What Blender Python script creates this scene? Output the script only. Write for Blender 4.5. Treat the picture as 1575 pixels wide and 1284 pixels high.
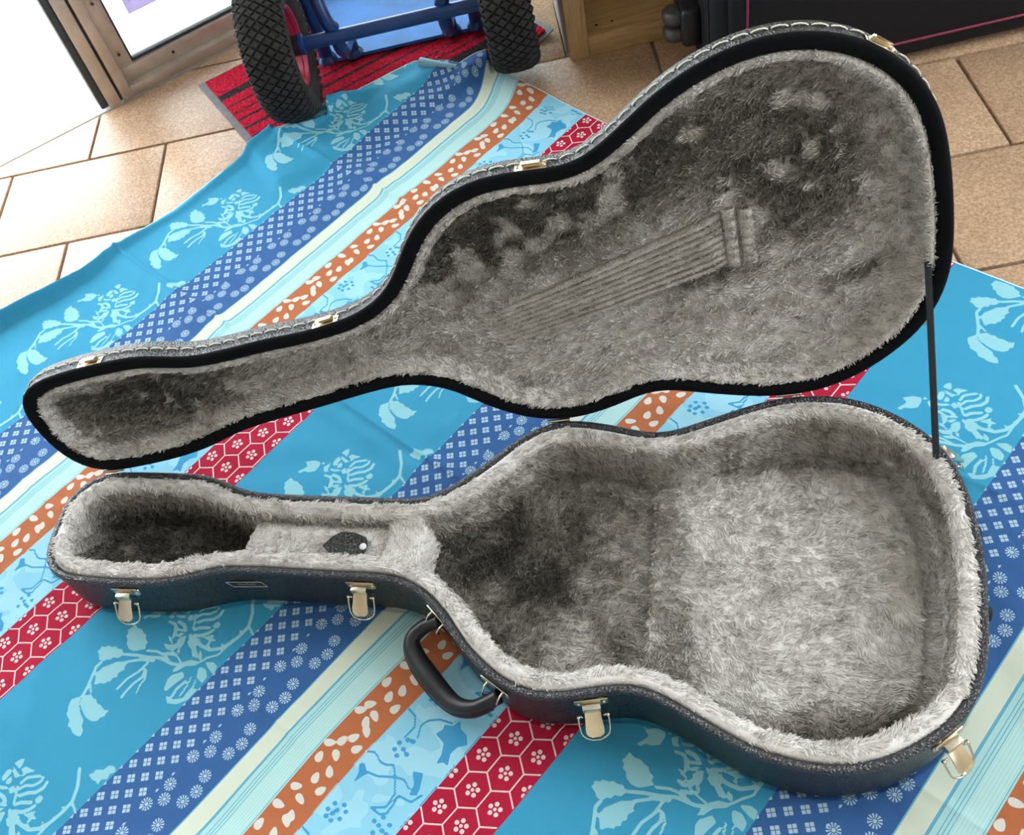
import bpy, bmesh, math, random, mathutils, mathutils.geometry
import numpy as np
from mathutils import Vector, Matrix
rng = np.random.default_rng(7); random.seed(7)
for o in list(bpy.data.objects): bpy.data.objects.remove(o)
SC = bpy.context.scene; COL = SC.collection

# ------------------------------------------------------------------ camera
cam = bpy.data.cameras.new('camera'); camo = bpy.data.objects.new('camera', cam); COL.objects.link(camo)
R = ((0.959065, -0.283187, 0.0), (-0.221772, -0.75107, 0.621861), (-0.176103, -0.596405, -0.783128))
camo.matrix_world = Matrix(((R[0][0], -R[0][1], -R[0][2], 0), (R[1][0], -R[1][1], -R[1][2], 0), (R[2][0], -R[2][1], -R[2][2], 1.10), (0, 0, 0, 1)))
cam.sensor_fit = 'HORIZONTAL'; cam.sensor_width = 36; cam.lens = 1556 * 36 / 1575; cam.clip_start = .02
SC.camera = camo
# ------------------------------------------------------------------ sky, daylight, exposure
W = bpy.data.worlds.new('sky'); SC.world = W; W.use_nodes = True
bg = W.node_tree.nodes['Background']; bg.inputs[0].default_value = (.88, .95, 1.0, 1); bg.inputs[1].default_value = 7.0
SC.view_settings.view_transform = 'Standard'; SC.view_settings.look = 'None'; SC.view_settings.gamma = 1
SC.view_settings.exposure = .2; SC.view_settings.use_curve_mapping = False
SC.cycles.use_denoising = True; SC.cycles.denoising_prefilter = 'FAST'
SC.cycles.adaptive_threshold = .05; SC.cycles.max_bounces = 6; SC.cycles.diffuse_bounces = 3; SC.cycles.transparent_max_bounces = 8
def portal(name, loc, rot, sx, sy):
    l = bpy.data.lights.new(name, 'AREA'); l.shape = 'RECTANGLE'; l.size = sx; l.size_y = sy; l.cycles.is_portal = True
    o = bpy.data.objects.new(name, l); COL.objects.link(o); o.location = loc; o.rotation_euler = rot; return o
ROOM = dict(x0=-2.3, x1=2.1, y0=-1.5, z1=2.6)
portal('daylight_right', (2.1, .2, 1.45), (0, math.radians(90), 0), 1.6, 2.2)

_d = portal('daylight_door', (0, 0, 0), (0, 0, 0), 2.85, 2.3)
_d.matrix_world = Matrix(((.934, 0, -.358, -.60 - .4 * .934 - .07 * .358), (.358, 0, .934, 1.945 - .4 * .358 + .07 * .934), (0, 1, 0, 1.15), (0, 0, 0, 1)))
# ------------------------------------------------------------------ helpers
WL = {}
def A(*v): return np.array(v, float)
def unit(v): v = np.asarray(v, float); return v / np.linalg.norm(v)
def finish(o, parent, origin):
    COL.objects.link(o); WL[o.name] = np.array(origin, float)
    if parent is not None:
        o.parent = parent; o.location = Vector(np.array(origin) - WL[parent.name])
    else: o.location = Vector(origin)
    return o
def empty(name, loc, label, cat, group=None, kind=None):
    o = bpy.data.objects.new(name, None); o.empty_display_size = .05; finish(o, None, loc)
    if label: o['label'] = label
    if cat: o['category'] = cat
    if group: o['group'] = group
    if kind: o['kind'] = kind
    return o
def tag(o, label=None, cat=None, group=None, kind=None):
    if label: o['label'] = label
    if cat: o['category'] = cat
    if group: o['group'] = group
    if kind: o['kind'] = kind
    return o
def mesh(name, V, F, mat, parent=None, smooth=True, sharp=None, origin=None, recalc=True):
    V = np.asarray(V, float)
    if origin is None: origin = (V.min(0) + V.max(0)) / 2
    me = bpy.data.meshes.new(name); me.from_pydata((V - origin).tolist(), [], [list(map(int, f)) for f in F])
    if recalc or any(len(f) > 4 for f in F):
        bm = bmesh.new(); bm.from_mesh(me)
        bmesh.ops.recalc_face_normals(bm, faces=bm.faces)
        ng = [f for f in bm.faces if len(f.verts) > 4]
        if ng: bmesh.ops.triangulate(bm, faces=ng)
        bm.to_mesh(me); bm.free()
    if smooth: me.polygons.foreach_set('use_smooth', [True] * len(me.polygons))
    if smooth and sharp: me.set_sharp_from_angle(angle=math.radians(sharp))
    me.materials.append(mat)
    return finish(bpy.data.objects.new(name, me), parent, origin)
class MB:
    def __init__(s): s.V = []; s.F = []
    def add(s, V, F):
        n = len(s.V); s.V += [tuple(v) for v in np.asarray(V, float)]; s.F += [tuple(int(i) + n for i in f) for f in F]; return s
    def build(s, name, mat, parent=None, **k): return mesh(name, s.V, s.F, mat, parent, **k)
def loft(rings, c0=False, c1=False, closed=True):
    n = len(rings[0]); V = np.vstack(rings); F = []
    m = n if closed else n - 1
    for k in range(len(rings) - 1):
        for i in range(m):
            j = (i + 1) % n; F.append((k * n + i, k * n + j, (k + 1) * n + j, (k + 1) * n + i))
    if c0: F.append(tuple(range(n - 1, -1, -1)))
    if c1: F.append(tuple((len(rings) - 1) * n + i for i in range(n)))
    return V, F
def tube(P, r, ns=10, closed=False, flat=None):
    P = np.asarray(P, float); n = len(P); r = np.broadcast_to(r, (n,))
    rings = []; up = None
    for i in range(n):
        a = P[(i - 1) % n] if (closed or i) else P[0]; b = P[(i + 1) % n] if (closed or i < n - 1) else P[-1]
        t = unit(b - a)
        if up is None:
            up = A(0, 0, 1) if abs(t[2]) < .9 else A(1, 0, 0)
        x = unit(np.cross(t, up)); y = np.cross(x, t); up = y
        rings.append([P[i] + r[i] * (math.cos(k * 2 * math.pi / ns) * x + (flat or 1) * math.sin(k * 2 * math.pi / ns) * y) for k in range(ns)])
    if closed: rings.append(rings[0]); return loft(rings)
    return loft(rings, True, True)
def spl(P, n=40, closed=False):
    P = np.asarray(P, float); m = len(P); out = []
    segs = m if closed else m - 1; k = max(2, n // segs)
    for i in range(segs):
        g = lambda j: P[j % m] if closed else P[min(max(j, 0), m - 1)]
        p0, p1, p2, p3 = g(i - 1), g(i), g(i + 1), g(i + 2)
        for q in range(k):
            t = q / k
            out.append(.5 * ((2 * p1) + (-p0 + p2) * t + (2 * p0 - 5 * p1 + 4 * p2 - p3) * t * t + (-p0 + 3 * p1 - 3 * p2 + p3) * t ** 3))
    if not closed: out.append(P[-1])
    return np.array(out)
def rbox(sx, sy, sz, r=.002, seg=2):
    bm = bmesh.new(); bmesh.ops.create_cube(bm, size=1)
    for v in bm.verts: v.co = Vector((v.co.x * sx, v.co.y * sy, v.co.z * sz))
    if r > 0: bmesh.ops.bevel(bm, geom=list(bm.edges), offset=min(r, .49 * min(sx, sy, sz)), segments=seg, profile=.5, affect='EDGES')
    V = np.array([v.co[:] for v in bm.verts]); F = [[v.index for v in f.verts] for f in bm.faces]
    bm.free(); return V, F
def place(VF, c, x, y, z): 
    V, F = VF; return np.asarray(c) + V @ np.array([x, y, z], float), F
XA, YA, ZA = A(1, 0, 0), A(0, 1, 0), A(0, 0, 1)
def lathe(prof, c, ax, ns=48, p=None, q=None):
    # prof: (a, r) pairs; ax axis
    ax = unit(ax); p = unit(np.cross(ax, ZA if abs(ax[2]) < .9 else XA)) if p is None else p; q = np.cross(ax, p)
    rings = [[c + a * ax + r * (math.cos(t) * p + math.sin(t) * q) for t in np.linspace(0, 2 * math.pi, ns, endpoint=False)] for a, r in prof]
    return loft(rings)

# ------------------------------------------------------------------ materials
def srgb(r, g, b):
    f = lambda c: (c / 255 / 12.92) if c / 255 <= .04045 else ((c / 255 + .055) / 1.055) ** 2.4
    return (f(r), f(g), f(b), 1)
class X:
    T = None
    def __init__(s, k): s.k = k
    @staticmethod
    def m(op, *a):
        n = X.T.nodes.new('ShaderNodeMath'); n.operation = op
        for i, v in enumerate(a):
            if isinstance(v, X): X.T.links.new(v.k, n.inputs[i])
            else: n.inputs[i].default_value = float(v)
        return X(n.outputs[0])
    def __add__(s, o): return X.m('ADD', s, o)
    __radd__ = __add__
    def __sub__(s, o): return X.m('SUBTRACT', s, o)
    def __rsub__(s, o): return X.m('SUBTRACT', o, s)
    def __mul__(s, o): return X.m('MULTIPLY', s, o)
    __rmul__ = __mul__
    def __truediv__(s, o): return X.m('DIVIDE', s, o)
    def lt(s, o): return X.m('LESS_THAN', s, o)
    def gt(s, o): return X.m('GREATER_THAN', s, o)
    def abs(s): return X.m('ABSOLUTE', s)
    def fract(s): return X.m('FRACT', s)
    def floor(s): return X.m('FLOOR', s)
    def wrap(s, p): return X.m('FLOORED_MODULO', s, p)
    def min(s, o): return X.m('MINIMUM', s, o)
    def max(s, o): return X.m('MAXIMUM', s, o)
    def band(s, a, b): return s.gt(a) * s.lt(b)
def xmix(f, a, b): return a + f * (b - a)
def newmat(name):
    m = bpy.data.materials.new(name); m.use_nodes = True; t = m.node_tree; X.T = t
    return m, t, t.nodes['Principled BSDF']
def N(t, kind, **k):
    n = t.nodes.new(kind)
    for a, v in k.items(): setattr(n, a, v)
    return n
def ramp(t, fac, stops, interp='LINEAR'):
    r = t.nodes.new('ShaderNodeValToRGB'); r.color_ramp.interpolation = interp; e = r.color_ramp.elements
    e[0].position, e[0].color = stops[0][0], stops[0][1]
    e[1].position, e[1].color = stops[-1][0], stops[-1][1]
    for p, c in stops[1:-1]:
        q = e.new(p); q.color = c
    t.links.new(fac, r.inputs[0]); return r.outputs[0]
def mixc(t, f, a, b, mode='MIX'):
    n = t.nodes.new('ShaderNodeMix'); n.data_type = 'RGBA'; n.blend_type = mode
    for i, v in ((0, f), (6, a), (7, b)):
        if hasattr(v, 'is_output') or isinstance(v, bpy.types.NodeSocket): t.links.new(v, n.inputs[i])
        else: n.inputs[i].default_value = v
    return n.outputs[2]
def noise(t, scale, detail=3, rough=.5, coord='Object', w=None, dist=0, stretch=None):
    tc = t.nodes.new('ShaderNodeTexCoord'); n = t.nodes.new('ShaderNodeTexNoise')
    n.inputs['Scale'].default_value = scale; n.inputs['Detail'].default_value = detail; n.inputs['Roughness'].default_value = rough; n.inputs['Distortion'].default_value = dist
    src = tc.outputs[coord]
    if stretch:
        mp = t.nodes.new('ShaderNodeMapping'); mp.inputs['Scale'].default_value = stretch; t.links.new(src, mp.inputs[0]); src = mp.outputs[0]
    t.links.new(src, n.inputs['Vector']); return n.outputs['Fac']
def bump(t, b, h, strength=.3, dist=.001):
    n = t.nodes.new('ShaderNodeBump'); n.inputs['Strength'].default_value = strength; n.inputs['Distance'].default_value = dist
    t.links.new(h, n.inputs['Height']); t.links.new(n.outputs[0], b.inputs['Normal'])
def plain(name, col, rough=.5, metal=0, spec=.5, nz=None, bp=None, var=.0, coat=0):
    m, t, b = newmat(name)
    b.inputs['Base Color'].default_value = col; b.inputs['Roughness'].default_value = rough; b.inputs['Metallic'].default_value = metal
    b.inputs['Specular IOR Level'].default_value = spec; b.inputs['Coat Weight'].default_value = coat
    if nz:
        f = noise(t, nz, 4)
        lo = tuple(c * (1 - var) for c in col[:3]) + (1,); hi = tuple(min(1, c * (1 + var)) for c in col[:3]) + (1,)
        t.links.new(ramp(t, f, [(.3, lo), (.7, hi)]), b.inputs['Base Color'])
        if bp: bump(t, b, f, bp[0], bp[1])
    return m
def leather(name, col, rough, scale=420, bs=.6, bd=.0008, spec=.5):
    m, t, b = newmat(name)
    tc = t.nodes.new('ShaderNodeTexCoord'); v = t.nodes.new('ShaderNodeTexVoronoi'); v.feature = 'DISTANCE_TO_EDGE'; v.inputs['Scale'].default_value = scale
    t.links.new(tc.outputs['Object'], v.inputs['Vector'])
    f = noise(t, scale * 1.3, 3)
    h = X(v.outputs[0]).min(.35) + X(f) * .5
    b.inputs['Base Color'].default_value = col; b.inputs['Roughness'].default_value = rough; b.inputs['Specular IOR Level'].default_value = spec
    bump(t, b, h.k, bs, bd); return m
M = {}
M['tolex'] = leather('black_tolex', srgb(9, 10, 12), .36, 260, 1.0, .0026, 1.0)
M['tolex_rim'] = leather('black_tolex_edging', srgb(36, 36, 42), .34, 260, 1.0, .0026, 1.0)
M['velvet'] = plain('black_rim_cloth', srgb(10, 11, 14), .9, spec=.15, nz=200, var=.3)
M['strap'] = plain('strap_webbing', srgb(30, 38, 44), .7, nz=400, var=.3, bp=(.3, .0005))
M['rubber'] = plain('black_rubber', srgb(30, 30, 31), .75, spec=.3, nz=60, var=.35, bp=(.2, .0005))
M['rubber_dull'] = plain('tyre_rubber', srgb(46, 44, 42), .85, spec=.25, nz=45, var=.35, bp=(.3, .0008))
M['plastic'] = plain('black_plastic', srgb(28, 29, 33), .38, spec=.5, nz=80, var=.15)
M['thread'] = plain('cream_thread', srgb(235, 230, 210), .8, nz=300, var=.1)
M['chrome'] = plain('nickel_plate', srgb(225, 215, 195), .22, metal=1, nz=35, var=.06)
M['brass'] = plain('brass_plate', srgb(232, 214, 180), .28, metal=1, nz=35, var=.06)
M['snap'] = plain('snap_cap', srgb(240, 240, 242), .3, nz=90, var=.03)
M['badge_fill'] = plain('badge_fill', srgb(18, 22, 28), .4, nz=90, var=.1)
M['blue_paint'] = plain('blue_enamel', srgb(14, 50, 100), .34, nz=14, var=.25)
M['plate_blue'] = plain('blue_plate_enamel', srgb(30, 120, 200), .55, spec=.35, nz=10, var=.28)
M['red_rim'] = plain('red_wheel_enamel', srgb(165, 30, 60), .4, nz=20, var=.25)
M['alu'] = plain('bronze_aluminium', srgb(200, 190, 178), .38, metal=.6, nz=25, var=.12)
M['gasket'] = plain('dark_gasket', srgb(52, 58, 60), .6, nz=40, var=.2)
M['mat_rubber'] = plain('grey_mat_rubber', srgb(120, 122, 124), .7, nz=60, var=.15)
M['ground'] = plain('outdoor_paving', srgb(225, 225, 220), .8, nz=6, var=.08)
M['wall'] = plain('white_plaster', srgb(190, 184, 175), .9, nz=12, var=.04)
M['sole_wheel'] = plain('suitcase_wheel', srgb(70, 70, 68), .4, nz=50, var=.4)
M['cordura'] = plain('black_suitcase_fabric', srgb(17, 18, 23), .75, spec=.3, nz=500, var=.35, bp=(.4, .0006))
M['piping'] = plain('burgundy_piping', srgb(122, 34, 66), .6, nz=120, var=.15)
def glassmat():
    m, t, b = newmat('clear_glass'); out = t.nodes['Material Output']
    tr = t.nodes.new('ShaderNodeBsdfTransparent'); tr.inputs[0].default_value = (.94, .97, .96, 1)
    gl = t.nodes.new('ShaderNodeBsdfGlossy'); gl.inputs['Roughness'].default_value = .02
    fr = t.nodes.new('ShaderNodeFresnel'); fr.inputs[0].default_value = 1.45
    mx = t.nodes.new('ShaderNodeMixShader'); t.links.new(fr.outputs[0], mx.inputs[0]); t.links.new(tr.outputs[0], mx.inputs[1]); t.links.new(gl.outputs[0], mx.inputs[2])
    t.links.new(mx.outputs[0], out.inputs[0]); return m
M['glass'] = glassmat()
def papermat():
    m, t, b = newmat('lilac_paper'); out = t.nodes['Material Output']; f = noise(t, 20, 3); c = ramp(t, f, [(.3, srgb(214, 202, 234)), (.7, srgb(226, 216, 242))])
    tr = t.nodes.new('ShaderNodeBsdfTranslucent'); mx = t.nodes.new('ShaderNodeMixShader'); mx.inputs[0].default_value = .5
    t.links.new(c, b.inputs['Base Color']); t.links.new(c, tr.inputs[0]); b.inputs['Roughness'].default_value = .8
    t.links.new(b.outputs[0], mx.inputs[1]); t.links.new(tr.outputs[0], mx.inputs[2]); t.links.new(mx.outputs[0], out.inputs[0]); return m
M['paper'] = papermat()
def tilemat():
    m, t, b = newmat('terracotta_tile')
    oi = t.nodes.new('ShaderNodeObjectInfo')
    f1 = noise(t, 260, 2, .6); f2 = noise(t, 7, 4, .6, dist=.4)
    c = ramp(t, f1, [(.3, srgb(160, 129, 100)), (.5, srgb(187, 156, 126)), (.72, srgb(212, 184, 156))])
    c2 = ramp(t, f2, [(.3, (.86, .82, .8, 1)), (.7, (1.08, 1.06, 1.04, 1))])
    c = mixc(t, .9, c, c2, 'MULTIPLY')
    v = ramp(t, oi.outputs['Random'], [(0, (.93, .91, .9, 1)), (1, (1.05, 1.04, 1.03, 1))])
    c = mixc(t, 1.0, c, v, 'MULTIPLY')
    t.links.new(c, b.inputs['Base Color']); b.inputs['Roughness'].default_value = .42; b.inputs['Specular IOR Level'].default_value = .6
    bump(t, b, f1, .15, .0004); return m
M['tile'] = tilemat()
M['grout'] = plain('grout', srgb(136, 123, 112), .9, nz=80, var=.2)
def woodmat():
    m, t, b = newmat('pine'); f = noise(t, 9, 5, .6, dist=1.2, stretch=(1, 1, 14)); g = noise(t, 60, 3, stretch=(1, 1, 20))
    c = ramp(t, f, [(.25, srgb(172, 132, 82)), (.5, srgb(200, 162, 110)), (.8, srgb(214, 180, 130))])
    c = mixc(t, .35, c, ramp(t, g, [(.35, (.75, .7, .62, 1)), (.65, (1, 1, 1, 1))]), 'MULTIPLY')
    t.links.new(c, b.inputs['Base Color']); b.inputs['Roughness'].default_value = .5; return m
M['pine'] = woodmat()
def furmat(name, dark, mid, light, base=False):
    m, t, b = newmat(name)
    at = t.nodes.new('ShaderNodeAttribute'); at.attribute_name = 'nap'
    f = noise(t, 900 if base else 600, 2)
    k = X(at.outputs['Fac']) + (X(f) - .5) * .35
    t.links.new(ramp(t, k.k, [(.0, dark), (.5, mid), (1, light)]), b.inputs['Base Color'])  # sheen and shade of the brushed pile, painted as dark to light colour
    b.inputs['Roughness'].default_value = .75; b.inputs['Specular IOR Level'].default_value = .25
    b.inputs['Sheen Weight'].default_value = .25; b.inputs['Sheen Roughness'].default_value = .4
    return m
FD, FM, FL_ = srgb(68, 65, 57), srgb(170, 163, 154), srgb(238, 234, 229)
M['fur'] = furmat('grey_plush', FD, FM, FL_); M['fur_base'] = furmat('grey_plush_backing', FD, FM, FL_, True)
def matmat():
    m, t, b = newmat('red_striped_pile')
    at = t.nodes.new('ShaderNodeAttribute'); at.attribute_name = 'stripe'; f = noise(t, 350, 3, .7)
    c = ramp(t, f, [(.3, srgb(150, 22, 48)), (.55, srgb(208, 38, 66)), (.75, srgb(232, 70, 92))])
    d = ramp(t, f, [(.3, srgb(34, 26, 30)), (.75, srgb(88, 76, 78))])
    k = X(at.outputs['Fac']) + (X(f) - .5) * .5
    t.links.new(mixc(t, k.gt(.5).k, c, d), b.inputs['Base Color']); b.inputs['Roughness'].default_value = .95; b.inputs['Specular IOR Level'].default_value = .1
    bump(t, b, f, .6, .002); return m
M['mat_pile'] = matmat()

# ------------------------------------------------------------------ the room
YW = -.13
TX, TY = A(math.cos(YW), math.sin(YW), 0), A(-math.sin(YW), math.cos(YW), 0)
SU, SV, OU, OV = .3158, .2391, -.7173, 1.6885
DO, DD, DM = A(-.60, 1.945, 0), A(.934, .358, 0), A(-.358, .934, 0)     # doorway line
def indoors(P, g=0): return (np.asarray(P) - DO) @ DM < g
fl = [A(-2.3, -1.5, 0), A(2.1, -1.5, 0), A(2.1, (DO + DD * 2.9)[1] , 0), A(-2.3, (DO - DD * 1.82)[1], 0)]
V = [p + A(0, 0, -.006) for p in fl] + [p + A(0, 0, -.1) for p in fl]
floor = mesh('floor', V, [(0, 1, 2, 3), (7, 6, 5, 4), (0, 4, 5, 1), (1, 5, 6, 2), (2, 6, 7, 3), (3, 7, 4, 0)], M['grout'], smooth=False); floor['kind'] = 'structure'
tv, tf = rbox(SU - .006, SV - .006, .012, .0016, 2)
tme = bpy.data.meshes.new('tile'); tme.from_pydata(tv.tolist(), [], tf); tme.materials.append(M['tile'])
tme.polygons.foreach_set('use_smooth', [True] * len(tme.polygons)); tme.set_sharp_from_angle(angle=math.radians(35))
def clip_poly(P, nrm, d):      # keep nrm.p < d
    out = []
    for i in range(len(P)):
        a, b = P[i], P[(i + 1) % len(P)]; fa, fb = nrm @ a - d, nrm @ b - d
        if fa < 0: out.append(a)
        if fa * fb < 0: out.append(a + (b - a) * fa / (fa - fb))
    return out
for r in range(-8, 4):
    for k in range(-5, 9):
        c = TX * (OU + SU * (k + .5 + (.5 if r % 2 == 0 else 0))) + TY * (OV + SV * (r + .5))
        cc = [c + TX * SU * a + TY * SV * b for a in (-.5, .5) for b in (-.5, .5)]
        if not any(indoors(p) for p in cc): continue
        if c[0] < -1.9 or c[0] > 2.0 or c[1] < -.25: continue
        if (c[1] < .55 and abs(c[0]) < .5): continue
        if all(indoors(p) for p in cc):
            o = bpy.data.objects.new('tile', tme); COL.objects.link(o); o.parent = floor
            o.location = Vector(c + A(0, 0, -.006) - WL['floor']); o.rotation_euler = (0, 0, YW)
        else:
            q = [c + TX * (SU - .006) * a + TY * (SV - .006) * b for a, b in ((-.5, -.5), (.5, -.5), (.5, .5), (-.5, .5))]
            q = clip_poly(q, DM, DO @ DM - .004)
            if len(q) > 2: mesh('tile', *loft([[p + A(0, 0, -.012) for p in q], [p for p in q]], True, True), M['tile'], floor, smooth=False)
# outside paving, seen white through the glass
og = MB(); og.add(*place(rbox(9, 6, .1, 0), DO + DM * 3.012 + A(0, 0, -.055), DD, DM, ZA)); tag(og.build('floor_outdoor', M['ground'], smooth=False), kind='structure')
# plain shell of the room: walls and ceiling, with added light blockers at the left
def slab(name, c, sx, sy, sz, x=XA, y=YA): return tag(MB().add(*place(rbox(sx, sy, sz, 0), c, x, y, ZA)).build(name, M['wall'], smooth=False), kind='structure')
slab('ceiling', A(-.1, .6, 2.65), 4.6, 5.0, .1)
slab('wall_front', A(-.1, -1.55, 1.3), 4.4, .1, 2.6)
wr = MB()
for c, sy, sz in ((A(2.15, .6, .325), 4.2, .65), (A(2.15, .6, 2.425), 4.2, .35), (A(2.15, -1.2, 1.45), .6, 1.6), (A(2.15, 2.0, 1.45), 1.4, 1.6)): wr.add(*place(rbox(.1, sy, sz, 0), c, XA, YA, ZA))
tag(wr.build('wall_right', M['wall'], smooth=False), kind='structure')
slab('wall_back', DO + DD * 2.1 + DM * .1 + A(0, 0, 1.3), 2.1, .1, 2.6, DD, DM)
slab('wall_left_light_block', A(-2.35, -.05, 1.3), .1, 2.9, 2.6)  # unseen wall, extended to cut the fill light from the left
slab('doorway_light_block', DO + DD * -1.62 + DM * .1 + A(0, 0, 1.3), .5, .1, 2.6, DD, DM)  # unseen piece added to narrow the light from the doorway
slab('wall_header', DO + DD * -.4 + DM * .1 + A(0, 0, 2.45), 3.0, .1, .3, DD, DM)
# glazed door: post, bottom rail, pane
door = empty('door_1', DO, None, None, kind='structure')
def dbox(name, a0, a1, z0, z1, m0, m1, mat, par=None, r=.003):
    return MB().add(*place(rbox(a1 - a0, m1 - m0, z1 - z0, r), DO + DD * (a0 + a1) / 2 + DM * (m0 + m1) / 2 + A(0, 0, (z0 + z1) / 2), DD, DM, ZA)).build(name, mat, par or door, sharp=40)
dbox('gasket', -.024, -.008, .004, 2.3, .004, .05, M['gasket'])
dbox('post', -.008, .018, .002, 2.3, -.004, .06, M['alu'])
dbox('post_groove', .017, .024, .002, 2.3, .006, .05, M['gasket'])
dbox('post', .023, .046, .002, 2.3, -.003, .055, M['alu'])
dbox('sash_stile', .045, .078, .004, 2.3, .022, .055, M['alu'])
dbox('sash_stile', 1.03, 1.07, .004, 2.3, .022, .055, M['alu'])
dbox('sash_rail', .045, 1.07, .022, .055, .018, .05, M['alu'])
dbox('sill_rail', .045, 1.07, .001, .024, .0, .06, M['alu'])
dbox('sash_rail', .045, 1.07, 2.24, 2.3, .022, .055, M['alu'])
dbox('glazing_bead', .078, 1.03, .055, .061, .026, .04, M['gasket'], r=.001)
dbox('glazing_bead', .077, .082, .056, 2.24, .026, .04, M['gasket'], r=.001)
dbox('pane', .078, 1.03, .056, 2.24, .032, .037, M['glass'], r=0)
for z, a in ((.20, .062), (.09, .06), (.045, .16)):
    MB().add(*lathe([(0, .0001), (-.001, .003), (.002, .003)], DO + DD * a + DM * .0165 + A(0, 0, z - .006), DM, 12)).build('screw', M['gasket'], door)
paper = MB().add(*place(rbox(.21, .001, .297, 0), DO + DD * .222 + DM * .0305 + A(0, 0, .289), DD, DM, ZA)).build('paper_sheet', M['paper'], smooth=False)
tag(paper, 'lilac paper sheet stuck low on the glass door pane', 'paper')
# window in the right wall, out of view, lets the second daylight in
w2 = MB()
for c, sy, sz in ((A(2.15, .2, .665), 2.2, .03), (A(2.15, .2, 2.235), 2.2, .03), (A(2.15, -.885, 1.45), .03, 1.6), (A(2.15, 1.285, 1.45), .03, 1.6), (A(2.15, .2, 1.45), .03, 1.6)): w2.add(*place(rbox(.05, sy, sz, .002), c, XA, YA, ZA))
tag(w2.build('window_1', M['alu'], smooth=False), kind='structure')

# ------------------------------------------------------------------ measured outlines and print motifs (units of 0.1 mm)
BASE=[[-607,-1161],[-566,-1287],[-495,-1398],[-398,-1487],[-281,-1551],[-152,-1594],[-17,-1626],[121,-1653],[258,-1677],[396,-1699],[535,-1719],[673,-1736],[812,-1751],[951,-1761],[1091,-1763],[1229,-1756],[1368,-1740],[1505,-1718],[1643,-1697],[1781,-1686],[1919,-1687],[2058,-1700],[2196,-1718],[2335,-1738],[2473,-1759],[2611,-1781],[2749,-1804],[2887,-1828],[3025,-1851],[3163,-1874],[3301,-1895],[3439,-1915],[3578,-1934],[3716,-1956],[3852,-1983],[3986,-2021],[4113,-2073],[4232,-2142],[4341,-2227],[4440,-2323],[4529,-2429],[4609,-2542],[4682,-2661],[4754,-2780],[4830,-2897],[4913,-3009],[5003,-3115],[5100,-3215],[5202,-3310],[5311,-3397],[5427,-3471],[5551,-3529],[5683,-3567],[5819,-3587],[5957,-3591],[6096,-3584],[6235,-3573],[6375,-3564],[6513,-3565],[6649,-3581],[6780,-3618],[6904,-3676],[7021,-3749],[7133,-3830],[7245,-3915],[7356,-3999],[7468,-4083],[7582,-4164],[7698,-4241],[7818,-4311],[7944,-4370],[8074,-4421],[8206,-4464],[8341,-4499],[8478,-4523],[8616,-4534],[8755,-4533],[8893,-4519],[9029,-4492],[9162,-4453],[9293,-4405],[9420,-4348],[9544,-4284],[9663,-4212],[9776,-4131],[9879,-4039],[9971,-3936],[10051,-3823],[10119,-3702],[10178,-3576],[10229,-3446],[10273,-3314],[10312,-3180],[10347,-3045],[10379,-2909],[10411,-2772],[10440,-2636],[10468,-2499],[10491,-2361],[10510,-2223],[10524,-2083],[10533,-1944],[10539,-1805],[10539,-1665],[10534,-1525],[10522,-1386],[10501,-1249],[10469,-1114],[10424,-983],[10364,-858],[10293,-740],[10210,-628],[10118,-524],[10018,-427],[9912,-337],[9799,-256],[9679,-186],[9554,-128],[9423,-83],[9288,-50],[9150,-28],[9011,-15],[8872,-11],[8733,-18],[8595,-35],[8458,-60],[8322,-92],[8187,-126],[8051,-162],[7916,-198],[7781,-234],[7646,-270],[7512,-302],[7376,-320],[7241,-316],[7107,-288],[6976,-243],[6846,-193],[6716,-142],[6584,-95],[6451,-53],[6317,-19],[6180,1],[6043,3],[5907,-15],[5776,-55],[5651,-112],[5532,-183],[5417,-263],[5306,-348],[5197,-434],[5085,-519],[4972,-600],[4856,-678],[4739,-753],[4617,-821],[4491,-873],[4359,-903],[4222,-909],[4084,-899],[3945,-881],[3807,-859],[3669,-837],[3531,-815],[3393,-793],[3255,-773],[3116,-752],[2978,-731],[2840,-709],[2702,-686],[2564,-662],[2427,-637],[2290,-610],[2154,-578],[2021,-537],[1894,-484],[1771,-420],[1649,-352],[1526,-288],[1398,-236],[1265,-195],[1129,-164],[991,-139],[854,-115],[716,-93],[577,-72],[439,-52],[300,-34],[162,-20],[23,-16],[-111,-30],[-238,-70],[-351,-139],[-444,-234],[-514,-348],[-560,-475],[-587,-611],[-604,-749],[-617,-888],[-621,-1026]]
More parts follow.
